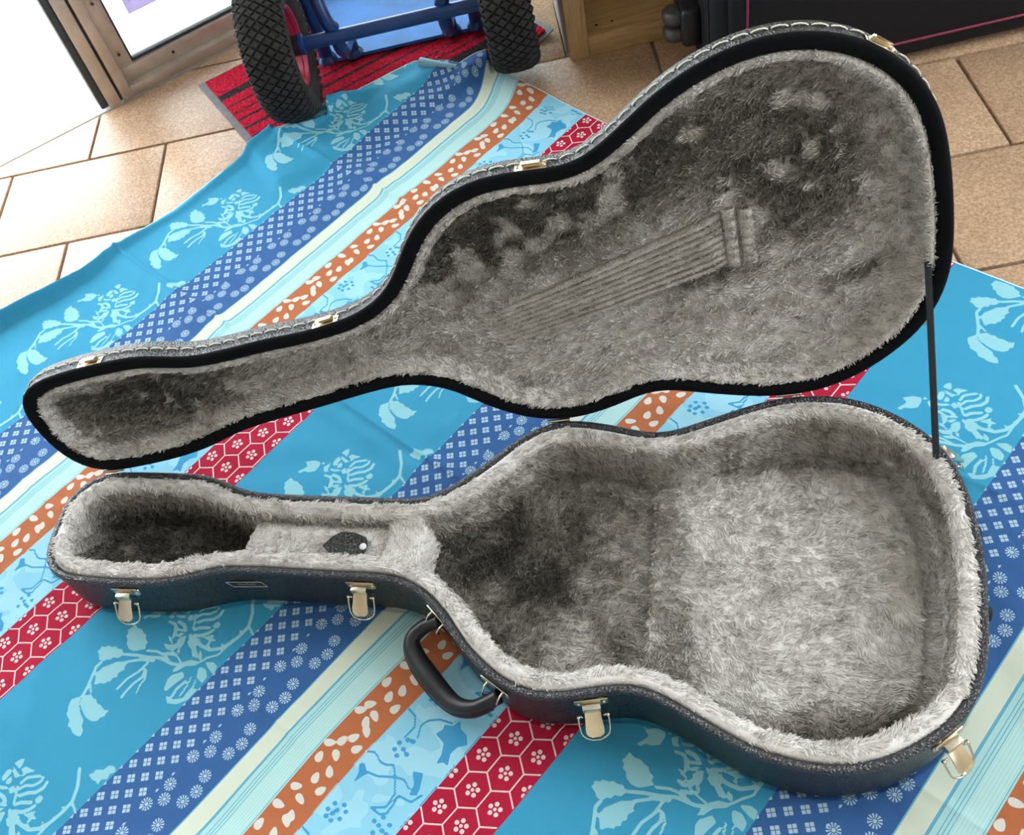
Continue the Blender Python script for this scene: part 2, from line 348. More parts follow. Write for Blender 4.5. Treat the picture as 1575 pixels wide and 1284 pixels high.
LID=[[-601,1206],[-616,1071],[-611,934],[-594,796],[-569,660],[-531,527],[-479,400],[-410,283],[-322,183],[-214,105],[-91,55],[42,31],[179,25],[318,32],[456,45],[595,61],[733,79],[871,99],[1008,123],[1144,152],[1279,186],[1413,224],[1545,268],[1674,320],[1802,374],[1931,426],[2062,471],[2196,509],[2331,542],[2468,571],[2604,599],[2741,626],[2878,652],[3015,680],[3151,708],[3288,737],[3424,767],[3560,796],[3697,825],[3834,852],[3971,875],[4109,892],[4246,898],[4383,887],[4518,859],[4648,814],[4771,754],[4887,680],[4997,595],[5103,506],[5211,418],[5323,336],[5440,261],[5561,195],[5687,137],[5818,92],[5952,61],[6089,45],[6226,44],[6363,57],[6499,83],[6634,119],[6765,162],[6895,213],[7024,263],[7155,303],[7289,322],[7424,317],[7559,293],[7693,257],[7827,217],[7961,179],[8095,143],[8231,110],[8367,79],[8503,53],[8641,33],[8779,21],[8918,19],[9056,26],[9194,43],[9328,74],[9458,120],[9583,177],[9705,245],[9821,321],[9932,404],[10037,495],[10136,592],[10229,695],[10312,805],[10383,923],[10442,1048],[10489,1178],[10525,1312],[10550,1448],[10565,1586],[10570,1725],[10566,1864],[10557,2003],[10545,2142],[10529,2280],[10510,2418],[10490,2556],[10468,2694],[10443,2831],[10417,2968],[10387,3104],[10353,3239],[10313,3373],[10266,3503],[10209,3630],[10144,3752],[10069,3868],[9983,3977],[9887,4077],[9783,4168],[9673,4252],[9556,4327],[9434,4391],[9306,4443],[9174,4485],[9039,4515],[8902,4533],[8763,4540],[8625,4536],[8487,4521],[8351,4495],[8217,4458],[8086,4413],[7957,4360],[7832,4300],[7710,4233],[7593,4158],[7479,4078],[7369,3993],[7260,3906],[7151,3820],[7039,3737],[6923,3660],[6803,3595],[6676,3549],[6542,3526],[6404,3521],[6265,3525],[6126,3530],[5987,3530],[5848,3522],[5711,3504],[5577,3472],[5447,3427],[5322,3368],[5203,3297],[5092,3214],[4990,3121],[4897,3019],[4813,2909],[4736,2793],[4663,2675],[4590,2556],[4513,2441],[4426,2335],[4327,2239],[4218,2156],[4099,2085],[3974,2026],[3844,1980],[3709,1945],[3573,1915],[3436,1891],[3299,1869],[3160,1853],[3022,1841],[2883,1831],[2745,1817],[2607,1799],[2469,1779],[2331,1761],[2193,1744],[2054,1728],[1916,1719],[1778,1720],[1640,1734],[1504,1759],[1368,1785],[1231,1804],[1093,1811],[954,1807],[815,1797],[676,1783],[538,1768],[399,1751],[261,1732],[124,1708],[-12,1680],[-146,1644],[-275,1596],[-391,1530],[-489,1442],[-560,1331]]
GAR=[[0,[[-376,596],[-395,675],[-369,743],[-387,810],[-377,858],[-418,898],[-429,966],[-476,971],[-496,1020],[-552,970],[-619,913],[-643,826],[-616,735],[-574,707],[-559,643],[-518,636],[-497,589],[-447,604]]],[0,[[-921,498],[-888,514],[-851,482],[-825,551],[-785,551],[-769,626],[-728,653],[-730,710],[-695,763],[-719,791],[-705,865],[-761,825],[-806,821],[-841,751],[-889,753],[-913,700],[-957,696],[-978,620],[-943,574]]],[0,[[-1220,866],[-1128,779],[-1126,733],[-1045,759],[-1016,749],[-949,789],[-845,845],[-742,971],[-829,995],[-838,1025],[-919,989],[-966,1024],[-1008,984],[-1049,1010],[-1086,961],[-1118,974],[-1145,910]]],[0,[[-1378,863],[-1310,952],[-1327,1007],[-1303,1047],[-1332,1108],[-1313,1148],[-1320,1261],[-1274,1312],[-1336,1310],[-1366,1331],[-1407,1291],[-1450,1304],[-1504,1250],[-1526,1146],[-1514,1056],[-1469,916]]],[0,[[-1595,829],[-1518,780],[-1444,824],[-1410,852],[-1486,908],[-1538,1024],[-1563,1143],[-1621,1188],[-1640,1253],[-1711,1294],[-1737,1231],[-1747,1159],[-1725,1099],[-1737,1038],[-1680,993],[-1661,881],[-1629,876]]],[0,[[-213,1204],[-127,1135],[-47,1149],[-123,1207]]],[0,[[-192,1091],[-193,1163],[-232,1229],[-237,1179]]],[0,[[-306,1141],[-268,1246],[-301,1325],[-332,1251]]],[0,[[-146,1300],[-207,1344],[-293,1346],[-228,1284]]],[0,[[-369,1245],[-314,1343],[-318,1420],[-369,1336]]],[0,[[-97,1497],[-73,1571],[-131,1674],[-171,1676],[-152,1564]]],[0,[[-53,1641],[-90,1728],[-148,1754],[-144,1688]]],[0,[[-478,1552],[-340,1542],[-217,1634],[-159,1765],[-228,1745],[-318,1642],[-432,1603]]],[0,[[-123,1822],[-55,1928],[-63,2009],[-159,2034],[-156,1960],[-141,1884]]],[0,[[-682,1662],[-567,1593],[-496,1593],[-378,1675],[-414,1746],[-542,1721],[-671,1706]]],[0,[[-201,1805],[-177,1900],[-229,1990],[-324,2005],[-315,1877],[-243,1814]]],[0,[[-700,1730],[-688,1858],[-593,1951],[-438,1963],[-397,2018],[-567,2026],[-690,1956],[-760,1844]]],[0,[[847,1775],[903,1816],[942,1799],[1000,1884],[1073,1889],[1114,1962],[1085,2027],[1016,1986],[964,2019],[916,1954],[853,1983],[860,1914],[840,1876]]],[41,[[-982,680],[-1060,675],[-1159,738],[-1275,809],[-1401,864]]],[29,[[-1245,817],[-1300,918]]],[41,[[-712,857],[-631,981],[-549,1137],[-457,1275],[-407,1470],[-346,1583]]],[33,[[-502,1052],[-428,1167],[-396,1290],[-407,1405]]],[37,[[-758,959],[-617,1097],[-530,1244]]],[36,[[-1056,1158],[-891,1154],[-735,1199],[-591,1196]]],[36,[[-1081,1297],[-999,1279],[-870,1276],[-757,1298],[-674,1247]]],[28,[[-931,1414],[-850,1365],[-744,1346],[-670,1268]]],[26,[[-213,1204],[-299,1354],[-316,1542]]],[39,[[-663,1824],[-570,1792],[-440,1807]]],[27,[[-604,1902],[-463,1870],[-357,1822]]],[26,[[-562,1956],[-427,1948],[-344,1901]]],[30,[[-165,1757],[-44,1820],[52,1884],[199,1883],[285,1867]]],[45,[[-4,1415],[-18,1595],[17,1740],[114,1836],[248,1883],[408,1899],[539,1890],[681,1792],[815,1627]]],[32,[[539,1890],[495,2031]]],[26,[[17,1740],[55,1643]]],[26,[[144,1860],[170,1795]]],[26,[[396,1899],[431,1845]]],[0,[[3071,910],[3152,925],[3188,961],[3130,1007],[3072,1016],[3082,968]]],[0,[[2979,912],[3019,948],[2979,989],[2896,1001],[2856,986],[2885,933]]],[0,[[2847,927],[2809,996],[2865,1085],[2860,1125],[2802,1066],[2779,994]]],[0,[[2896,1022],[2975,1021],[2943,1072],[2905,1091],[2863,1038]]],[0,[[3047,944],[3040,1023],[3043,1113],[2986,1078],[3006,990]]],[0,[[3086,1038],[3151,1056],[3162,1114],[3201,1207],[3108,1136],[3041,1136],[3087,1083]]],[0,[[3007,1489],[3085,1501],[3080,1561],[3023,1585],[2985,1538]]],[0,[[2764,865],[2818,891],[2886,890],[2764,951],[2757,988],[2707,937]]],[0,[[2870,1127],[2933,1133],[2894,1220],[2833,1189]]],[0,[[2607,1206],[2675,1239],[2709,1298],[2620,1264]]],[0,[[2588,1268],[2662,1297],[2696,1339],[2604,1389],[2558,1388],[2508,1393],[2536,1325]]],[0,[[2653,1411],[2729,1422],[2784,1511],[2721,1556],[2653,1555],[2615,1488]]],[0,[[2814,1516],[2875,1569],[2942,1618],[2894,1633],[2902,1727],[2855,1660],[2791,1681],[2838,1622]]],[0,[[2490,606],[2573,643],[2638,661],[2686,544],[2690,603],[2767,680],[2789,767],[2743,805],[2636,813],[2573,744],[2550,678],[2488,659]]],[0,[[2506,1367],[2533,1401],[2485,1444],[2467,1422]]],[0,[[2784,792],[2829,808],[2811,850],[2786,832]]],[37,[[2997,1183],[3083,1186],[3142,1240],[3196,1298]]],[36,[[2943,1230],[3016,1249],[3080,1331],[3166,1366],[3212,1350]]],[44,[[2909,1302],[2987,1349],[3056,1427],[3147,1458],[3213,1436]]],[44,[[2817,1352],[2873,1382],[2953,1483]]],[44,[[2762,1406],[2817,1485],[2898,1537],[2961,1555]]],[37,[[2677,988],[2701,1060],[2681,1139]]],[47,[[2754,1085],[2771,1170],[2753,1231]]],[34,[[2654,1126],[2692,1195],[2738,1273]]],[31,[[2949,1185],[2887,1254],[2811,1324]]],[33,[[2737,1354],[2701,1411]]],[33,[[2639,1533],[2582,1620]]]]
LEAF=[[0,[[393,154],[376,157],[348,148],[316,127],[292,98],[286,63],[299,33],[325,18],[354,28],[377,59],[392,99],[398,134]]],[0,[[225,92],[220,111],[199,136],[169,158],[137,168],[109,156],[94,127],[96,93],[116,69],[149,61],[185,66],[213,77]]],[0,[[238,314],[235,294],[242,261],[259,223],[283,195],[312,189],[337,206],[349,237],[341,270],[316,297],[283,313],[255,320]]],[0,[[170,286],[172,306],[162,338],[144,373],[118,398],[90,401],[66,382],[56,350],[65,318],[92,295],[125,282],[154,278]]],[0,[[33,231],[28,250],[8,274],[-22,296],[-54,305],[-81,294],[-96,265],[-94,232],[-74,208],[-42,200],[-7,205],[21,217]]],[0,[[-187,193],[-204,197],[-231,187],[-263,167],[-287,138],[-294,104],[-281,74],[-256,61],[-229,70],[-206,100],[-190,140],[-184,174]]],[0,[[-28,428],[-40,441],[-67,449],[-102,450],[-134,438],[-153,413],[-155,380],[-140,353],[-112,345],[-81,358],[-52,383],[-32,409]]],[0,[[-319,352],[-331,337],[-339,304],[-342,262],[-334,224],[-314,202],[-286,201],[-263,221],[-255,254],[-264,292],[-283,325],[-304,347]]],[0,[[-433,281],[-432,301],[-442,331],[-462,364],[-488,385],[-515,385],[-538,364],[-546,332],[-535,302],[-509,282],[-476,273],[-448,272]]],[0,[[523,195],[514,212],[488,229],[453,241],[419,240],[394,220],[386,187],[396,155],[421,138],[456,141],[490,157],[515,177]]],[0,[[629,301],[615,314],[587,322],[550,323],[517,312],[498,285],[497,251],[514,223],[543,215],[575,228],[605,254],[624,281]]],[0,[[836,205],[836,226],[823,257],[799,291],[770,314],[740,314],[717,292],[710,259],[724,227],[754,206],[790,196],[820,196]]],[0,[[855,354],[846,336],[844,301],[850,258],[866,221],[892,203],[922,208],[942,234],[944,269],[926,305],[899,334],[873,352]]],[0,[[653,402],[648,382],[654,348],[668,309],[691,278],[720,269],[747,283],[761,313],[755,347],[731,377],[698,397],[670,406]]],[0,[[556,433],[542,445],[513,450],[476,447],[445,432],[427,404],[429,370],[448,345],[477,340],[508,356],[535,385],[553,413]]],[0,[[896,143],[879,150],[849,147],[813,133],[785,108],[775,75],[784,42],[809,22],[840,26],[867,52],[887,89],[898,122]]],[0,[[1018,177],[1001,186],[971,185],[934,175],[904,153],[891,121],[899,87],[922,65],[953,66],[982,89],[1005,124],[1018,156]]],[0,[[1229,212],[1224,232],[1203,259],[1172,285],[1137,299],[1108,290],[1091,261],[1092,226],[1113,200],[1147,188],[1185,190],[1215,198]]],[0,[[1347,77],[1337,96],[1311,116],[1274,133],[1238,135],[1211,118],[1201,85],[1211,50],[1237,30],[1273,29],[1310,42],[1337,60]]],[0,[[1374,261],[1373,282],[1359,314],[1334,349],[1303,371],[1272,372],[1249,350],[1243,316],[1257,284],[1289,262],[1327,253],[1358,252]]],[0,[[1174,418],[1162,433],[1134,447],[1097,456],[1062,451],[1038,429],[1033,395],[1047,364],[1075,350],[1110,356],[1143,376],[1167,399]]],[0,[[1580,187],[1562,184],[1537,162],[1512,129],[1499,90],[1505,54],[1530,30],[1561,28],[1586,49],[1598,89],[1598,134],[1592,170]]],[0,[[1455,396],[1446,378],[1445,342],[1453,299],[1470,261],[1498,243],[1528,249],[1548,274],[1549,310],[1530,347],[1501,376],[1473,394]]]]
VINE=[[0,[[1187,484],[1275,516],[1327,488],[1377,580],[1484,595],[1404,670],[1397,769],[1318,854],[1234,785],[1130,771],[1004,845],[1009,772],[940,724],[1057,703],[1166,632]]],[0,[[395,43],[443,90],[374,204],[314,178],[199,150],[328,114]]],[0,[[718,584],[782,690],[630,776],[562,798],[509,731],[627,698]]],[0,[[785,277],[764,285],[744,274],[736,250],[746,226],[767,218],[787,229],[795,254]]],[0,[[848,357],[826,365],[806,354],[799,330],[808,306],[830,298],[850,309],[858,334]]],[0,[[749,350],[728,358],[708,347],[700,322],[710,299],[731,291],[751,302],[759,327]]],[0,[[831,428],[810,436],[790,425],[782,401],[792,378],[813,370],[833,381],[841,405]]],[0,[[874,266],[853,274],[832,263],[825,238],[835,215],[856,206],[877,218],[884,242]]],[0,[[955,321],[933,329],[913,318],[905,293],[915,270],[937,261],[958,273],[965,297]]],[0,[[980,379],[958,388],[938,376],[930,352],[940,328],[962,320],[982,332],[990,356]]],[0,[[-151,142],[-171,151],[-191,140],[-199,116],[-191,93],[-171,84],[-151,95],[-143,119]]],[0,[[-59,164],[-79,172],[-99,161],[-107,137],[-99,114],[-79,105],[-59,117],[-51,141]]],[0,[[-5,264],[-25,272],[-45,261],[-53,237],[-45,214],[-25,206],[-5,217],[3,241]]],[0,[[-94,239],[-114,247],[-134,236],[-142,212],[-134,189],[-114,181],[-94,192],[-86,216]]],[0,[[-148,220],[-168,228],[-188,217],[-196,193],[-188,171],[-168,162],[-148,173],[-140,197]]],[0,[[-216,177],[-236,186],[-256,175],[-264,151],[-256,128],[-236,119],[-216,131],[-208,154]]],[0,[[-45,330],[-65,339],[-84,328],[-92,304],[-84,281],[-64,273],[-44,284],[-36,308]]],[0,[[-139,329],[-159,338],[-179,327],[-187,303],[-179,280],[-159,272],[-139,283],[-131,307]]],[0,[[-214,261],[-234,269],[-253,258],[-261,234],[-253,211],[-234,203],[-214,214],[-206,238]]],[0,[[182,707],[162,715],[143,704],[135,681],[143,659],[163,651],[183,662],[191,685]]],[0,[[91,654],[72,662],[52,651],[44,628],[53,606],[72,598],[92,609],[100,632]]],[0,[[90,725],[71,733],[51,722],[43,699],[52,677],[71,669],[91,680],[99,704]]],[0,[[168,815],[148,822],[128,811],[121,788],[129,766],[149,759],[168,770],[176,793]]],[0,[[74,789],[54,796],[35,785],[27,762],[35,741],[55,733],[75,744],[82,767]]],[0,[[-5,727],[-24,734],[-44,723],[-51,700],[-43,679],[-24,671],[-4,682],[4,705]]],[0,[[76,851],[57,858],[37,847],[29,825],[38,803],[57,796],[77,807],[85,829]]],[26,[[544,8],[601,94],[563,231],[582,308],[634,374],[555,479],[417,608],[253,625],[145,502]]],[26,[[391,194],[430,321],[549,485],[594,580],[558,686]]],[26,[[145,502],[158,629],[220,682],[431,651],[469,798],[600,840]]],[26,[[927,244],[1095,243],[1191,147],[1200,17]]],[26,[[1021,365],[1149,285],[1243,311],[1339,407],[1391,544]]]]
# ------------------------------------------------------------------ tablecloth
CE, CN = A(math.cos(math.radians(35.5)), math.sin(math.radians(35.5))), A(math.sin(math.radians(35.5)), -math.cos(math.radians(35.5)))
MATO, MATD, MATP = A(-.421, 1.93), A(.94, .342), A(.342, -.94)
PER, ORG = .602, -.045
def sstep(a, b, x): t = np.clip((x - a) / (b - a), 0, 1); return t * t * (3 - 2 * t)
def vnoise(x, y, seed=0):
    r = np.random.default_rng(seed).random((64, 64)); xi = np.floor(x).astype(int); yi = np.floor(y).astype(int); fx = x - xi; fy = y - yi
    fx = fx * fx * (3 - 2 * fx); fy = fy * fy * (3 - 2 * fy); g = lambda a, b: r[a % 64, b % 64]
    return (g(xi, yi) * (1 - fx) + g(xi + 1, yi) * fx) * (1 - fy) + (g(xi, yi + 1) * (1 - fx) + g(xi + 1, yi + 1) * fx) * fy
def fbm(x, y, seed=0, o=3): return sum(vnoise(x * 2 ** k, y * 2 ** k, seed + k) * .5 ** k for k in range(o)) / sum(.5 ** k for k in range(o))
def sdf(PX, PY, pts, w):       # signed distance (negative inside); w>0: stroke of that width
    P = np.array(pts, float); d = np.full(PX.shape, 1e9); n = len(P); ins = np.zeros(PX.shape, bool)
    for i in range(n if w == 0 else n - 1):
        a, b = P[i], P[(i + 1) % n]; ab = b - a; L = ab @ ab + 1e-12
        t = np.clip(((PX - a[0]) * ab[0] + (PY - a[1]) * ab[1]) / L, 0, 1)
        d = np.minimum(d, np.hypot(PX - a[0] - t * ab[0], PY - a[1] - t * ab[1]))
        if w == 0:
            c = ((a[1] > PY) != (b[1] > PY)) & (PX < (b[0] - a[0]) * (PY - a[1]) / (b[1] - a[1] + 1e-12) + a[0]); ins ^= c
    if w == 0: return np.where(ins, -d, d)
    return d - w / 2
def paint(out, e, n, shapes, per, q0, q1, shifts):
    for rep, sh in shifts.items():
        o = ORG + PER * rep
        idx = np.nonzero((n > o + q0 - .004) & (n < o + q1 + .004))[0]
        if not len(idx): continue
        s = np.mod(e[idx] - sh, per) * 1e4; t = (n[idx] - o - q0) * 1e4; v = out[idx]; P1 = per * 1e4
        for w, pts in shapes:
            a = np.array(pts, float); lo, hi = a.min(0) - 45 - w, a.max(0) + 45 + w
            for k in range(-3, 4):
                if hi[0] + k * P1 < 0 or lo[0] + k * P1 > P1: continue
                mk = np.nonzero((s > lo[0] + k * P1) & (s < hi[0] + k * P1) & (t > lo[1]) & (t < hi[1]))[0]
                if len(mk): v[mk] = np.minimum(v[mk], sdf(s[mk] - k * P1, t[mk], pts, w))
        out[idx] = v
EDGE_N = np.array([(-.6, -1.60), (.16, -1.586), (.246, -1.563), (.316, -1.55), (.41, -1.555), (.507, -1.535), (.6, -1.535), (.691, -1.538), (.783, -1.512), (.85, -1.512), (.885, -1.50), (.918, -1.472), (.95, -1.462), (1.0, -1.447), (1.04, -1.432), (1.055, -1.40), (1.066, -1.335), (1.09, -1.325), (1.124, -1.305), (1.2, -1.29)])
EDGE_E = np.array([(-1.6, 1.124), (-1.305, 1.124), (-1.25, 1.105), (-1.2, 1.10), (-1.076, 1.084), (-1.0, 1.077), (-.36, 1.066), (.3, 1.068)])
ds = .0023; ne = int(1.55 / ds); nv = int(1.78 / ds)
s_, t_ = np.meshgrid(np.linspace(0, 1, ne), np.linspace(0, 1, nv), indexing='ij')
cn = -1.57 + t_ * 1.79
for _ in range(6):
    ce = -.47 + s_ * (np.interp(cn, EDGE_E[:, 0], EDGE_E[:, 1]) + .47)
    nm = np.interp(ce, EDGE_N[:, 0], EDGE_N[:, 1]); cn = nm + t_ * (.22 - nm)
dn = cn - nm; de = np.interp(cn, EDGE_E[:, 0], EDGE_E[:, 1]) - ce
cx = ce * CE[0] + cn * CN[0]; cy = ce * CE[1] + cn * CN[1]
mu = (cx - MATO[0]) * MATD[0] + (cy - MATO[1]) * MATD[1]; mp = (cx - MATO[0]) * MATP[0] + (cy - MATO[1]) * MATP[1]
onmat = sstep(-.03, .0, mu) * (1 - sstep(.617, .647, mu)) * sstep(-.03, 0, mp) * (1 - sstep(.42, .46, mp))
cz = .003 + onmat * .0105
HU, HV, HO = A(.97566, -.21927), A(.21927, .97566), A(-.53457, .90644)
cu = (cx - HO[0]) * HU[0] + (cy - HO[1]) * HU[1]; cv = (cx - HO[0]) * HV[0] + (cy - HO[1]) * HV[1]
free = 1 - sstep(-.09, -.05, cu) * (1 - sstep(1.05, 1.09, cu)) * sstep(-.47, -.43, cv) * (1 - sstep(.03, .08, cv)) * 1.0
wr_ = .25 + .75 * free
cz += wr_ * .003 * fbm(ce * 5, cn * 7, 3) + wr_ * .0030 * fbm(ce * 20, cn * 13, 9) + wr_ * .0012 * fbm(ce * 60 + cn * 20, cn * 34, 19, 2)
for e0, h0, s0 in ((.01, .003, 1), (.386, .010, -1), (.746, .010, 1)):            # ironed fold lines across the stripes
    k = e0 + .008 * (vnoise(cn * 6, cn * 0, 5) - .5)
    lo = np.where((cn > -.99) & (cn < -.66), 1.0, .75)
    cz += lo * h0 * (np.exp(-np.abs(ce - k) / .006) + .5 * np.exp(-((ce - k - s0 * .02) / .016) ** 2)) * np.where(cn < -.6, 1, .35)
hem = .6 + .4 * np.sin(ce * 9)
cz += .026 * hem * np.exp(-((dn - .014) / .0085) ** 2) * sstep(-.3, .2, ce) * (1 - sstep(.80, .9, ce))     # the edge lies in a raised roll
cz += .020 * np.exp(-((dn - .030) / .016) ** 2) * sstep(.66, .78, ce) * (1 - sstep(.86, .98, ce))       # pushed up against the wheel
cz += .010 * sstep(.84, .95, ce) * np.exp(-((cn + 1.40 - (ce - .9) * .25) / .03) ** 2)
cz += .018 * np.exp(-((ce - 1.09) / .05) ** 2 - ((cn + 1.30) / .03) ** 2)
k_ = np.nonzero((cu > -.07) & (cu < 1.07) & (cv > -.46) & (cv < .01)); pu, pv = cu[k_], cv[k_]; ins_ = np.zeros(pu.shape, bool); BP = np.array(BASE) / 1e4
for a_, b_ in zip(BP, np.roll(BP, -1, 0)): ins_ ^= ((a_[1] > pv) != (b_[1] > pv)) & (pu < (b_[0] - a_[0]) * (pv - a_[1]) / (b_[1] - a_[1] + 1e-12) + a_[0])
cz[k_] = np.where(ins_, .0022, cz[k_])                                  # pressed flat under the case
for wc in (A(-.215, 1.727), A(.197, 1.680)):                            # and under the wheels
    ax_ = unit(A(.412, -.047)); da = (cx - wc[0]) * ax_[0] + (cy - wc[1]) * ax_[1]; db = -(cx - wc[0]) * ax_[1] + (cy - wc[1]) * ax_[0]
    cap_ = .0122 + .128 - np.sqrt(np.maximum(.128 ** 2 - db ** 2, 1e-6)); cz = np.where((np.abs(da) < .05) & (np.abs(db) < .12), np.minimum(cz, cap_ - .0018), cz)
npat = cn + .05 * sstep(.98, 1.13, ce) * (1 - sstep(-1.25, -1.08, cn)) + .004 * np.sin(ce * 14 + 1) * sstep(-.66, -.6, cn) * (1 - sstep(-.5, -.42, cn))
npat = np.maximum(npat - .006 * sstep(-.9, -1.2, cn), -1.556)
ef, nf = ce.ravel(), npat.ravel(); mot = np.full(ef.shape, 60.0)
paint(mot, ef, nf, GAR, .275, .288, .491, {-3: .02, -2: .015, -1: 0, 0: -.037})
paint(mot, ef, nf, LEAF, .205, .066, .116, {-2: .03, -1: 0, 0: .07})
paint(mot, ef, nf, VINE, .168, .116, .205, {-2: .06, -1: 0, 0: .03})
cxyz = np.c_[cx.ravel(), cy.ravel(), cz.ravel()]
I = np.arange(ne * nv).reshape(ne, nv)
q = np.c_[I[:-1, :-1].ravel(), I[1:, :-1].ravel(), I[1:, 1:].ravel(), I[:-1, 1:].ravel()]
me = bpy.data.meshes.new('tablecloth'); corg = A(0, .9, 0)
me.vertices.add(len(cxyz)); me.vertices.foreach_set('co', (cxyz - corg).ravel().astype(np.float32))
me.loops.add(q.size); me.loops.foreach_set('vertex_index', q.ravel().astype(np.int32))
me.polygons.add(len(q)); me.polygons.foreach_set('loop_start', np.arange(0, q.size, 4, dtype=np.int32)); me.update(calc_edges=True)
me.polygons.foreach_set('use_smooth', np.ones(len(q), bool))
a = me.attributes.new('print_uv', 'FLOAT_VECTOR', 'POINT'); a.data.foreach_set('vector', np.c_[ef, nf, np.minimum(dn, de).ravel()].ravel().astype(np.float32))
a = me.attributes.new('motif', 'FLOAT', 'POINT'); a.data.foreach_set('value', mot.astype(np.float32))
def clothmat():
    m, t, b = newmat('printed_cotton')
    at = t.nodes.new('ShaderNodeAttribute'); at.attribute_name = 'print_uv'; sp = t.nodes.new('ShaderNodeSeparateXYZ'); t.links.new(at.outputs['Vector'], sp.inputs[0])
    am = t.nodes.new('ShaderNodeAttribute'); am.attribute_name = 'motif'
    e, n, hemd = X(sp.outputs[0]), X(sp.outputs[1]), X(sp.outputs[2])
    q = (n - ORG).wrap(PER); qq = (q / PER).k
    st = [0, .024, .066, .116, .205, .288, .491]
    ground = [(212, 222, 204), (172, 216, 216), (184, 108, 70), (142, 204, 228), (172, 26, 56), (58, 150, 186), (56, 98, 154)]
    motif = [(90, 170, 196), (84, 164, 190), (218, 218, 208), (56, 150, 200), (226, 206, 206), (146, 202, 212), (176, 204, 222)]
    gc = ramp(t, qq, [(p / PER, srgb(*c)) for p, c in zip(st, ground)], 'CONSTANT')
    mc = ramp(t, qq, [(p / PER, srgb(*c)) for p, c in zip(st, motif)], 'CONSTANT')
    f = X(am.outputs['Fac']).lt(0)
    # fine stripes
    for lo, hi in ((-.001, .0016), (.0235, .0268), (.0325, .0334), (.0362, .0371), (.0400, .0408), (.0655, .0664)): f = f.max(q.band(lo, hi))
    pale = (X.m('SINE', q * (2 * math.pi / .0036)) * .5 + .5) * q.band(.041, .0655)
    # four-petal squares
    y = q - .4935; r = (y / .0125).floor(); ly = ((y / .0125).fract() - .5) * .0125; lx = ((e / .024 + r * .5).fract() - .5) * .024
    p1 = ((lx + ly) * .7071).abs(); p2 = ((lx - ly) * .7071).abs()
    sq = p1.lt(.0045) * p2.lt(.0045) * p1.gt(.0004) * p2.gt(.0004) * q.gt(.4905) * y.lt(.05)
    tri = (lx.abs() + ly.abs() * 1.6).lt(.0028) * y.band(.05, .0625) * ly.lt(.001)
    f = f.max(sq).max(tri)
    # daisies
    best = None
    for dx, dy in ((.059, .5525), (.076, .565), (.091, .5565), (.019, .585), (.0365, .589), (.054, .583)):
        x_ = (e - dx + .03475).wrap(.0695) - .03475; y_ = q - dy; r_ = X.m('SQRT', x_ * x_ + y_ * y_)
        if best is None: best = (x_, y_, r_)
        else:
            k = r_.lt(best[2]); best = (xmix(k, best[0], x_), xmix(k, best[1], y_), best[2].min(r_))
    ang = X.m('ARCTAN2', best[1], best[0]) * (12 / (2 * math.pi))
    pet = (ang.fract() - .5).abs().lt(.27) * best[2].band(.0029, .0076)
    f = f.max((pet.max(best[2].lt(.0021))) * q.gt(.53))
    # hexagons with five-dot flowers
    hx, hy = .0716, .0336
    ax = ((e - .171 + .5 * hx) / hx).fract(); ay = ((n + .408 + .5 * hy) / hy).fract()
    bx = (((e - .171) / hx)).fract(); by = (((n + .408) / hy)).fract()
    ax, ay, bx, by = (ax - .5) * hx, (ay - .5) * hy, (bx - .5) * hx, (by - .5) * hy
    met = lambda x, y: x * x + (y * 1.21) * (y * 1.21)
    k = met(bx, by).lt(met(ax, ay)); gx = xmix(k, ax, bx); gy = xmix(k, ay, by)
    gx, gy_ = gx.abs(), gy; sgx = xmix(k, ax, bx)
    hd = (gy.abs()).max(gx * .70 + gy.abs() * .5)
    line = hd.gt(.01595)
    fr = X.m('SQRT', sgx * sgx + gy_ * gy_); fa = X.m('ARCTAN2', gy_, sgx) + 2.2
    fa = ((fa * (5 / (2 * math.pi))).fract() - .5) * (2 * math.pi / 5)
    px = fr * X.m('COSINE', fa) - .0060; py = fr * X.m('SINE', fa)
    dot = (px * px + py * py).lt(.0026 ** 2).max(fr.lt(.0020))
    f = f.max(line.max(dot) * q.band(.205, .288))
    nz = noise(t, 1500, 2, .6)
    col = mixc(t, (pale * .4).k, gc, srgb(214, 238, 232)); 
    blot = X(noise(t, 26, 1, .4, dist=.5)).gt(.5) * q.band(.116, .205) * .45
    col = mixc(t, blot.k, col, srgb(178, 226, 240))
    col = mixc(t, (f * .93).k, col, mc)
    col = mixc(t, hemd.lt(.0022).k, col, srgb(205, 222, 222))
    wv = X.m('SINE', n * 4200) * .5 + .5; col = mixc(t, .10, col, ramp(t, (X(nz) * .7 + wv * .3).k, [(.25, (.6, .6, .6, 1)), (.75, (1.25, 1.25, 1.25, 1))]), 'MULTIPLY')
    t.links.new(col, b.inputs['Base Color']); b.inputs['Roughness'].default_value = .85; b.inputs['Specular IOR Level'].default_value = .2
    h = (X(nz) + wv * .4); bump(t, b, h.k, .12, .0004)
    return m
M['cloth'] = clothmat(); me.materials.append(M['cloth'])
cloth = bpy.data.objects.new('tablecloth', me); finish(cloth, None, corg)
tag(cloth, 'striped cotton tablecloth in turquoise, navy, red and rust spread under the guitar case', 'tablecloth')
M['cloth_back'] = plain('cotton_reverse', srgb(150, 205, 222), .85, nz=400, var=.1)
roll = np.array([A(.024, 1.741, .025), A(.043, 1.727, .025), A(.066, 1.712, .024), A(.087, 1.699, .023)])
rr = []
for i, p in enumerate(roll):
    rad = .0125 - .0026 * i; x = unit(roll[-1] - roll[0]); yv = unit(np.cross(ZA, x)); zv = np.cross(x, yv)
    rr.append([p + (rad * (1 - .1 * k / 14)) * (math.cos(w) * yv + math.sin(w) * zv) for k, w in enumerate(np.linspace(-1.9, 3.3, 15))])
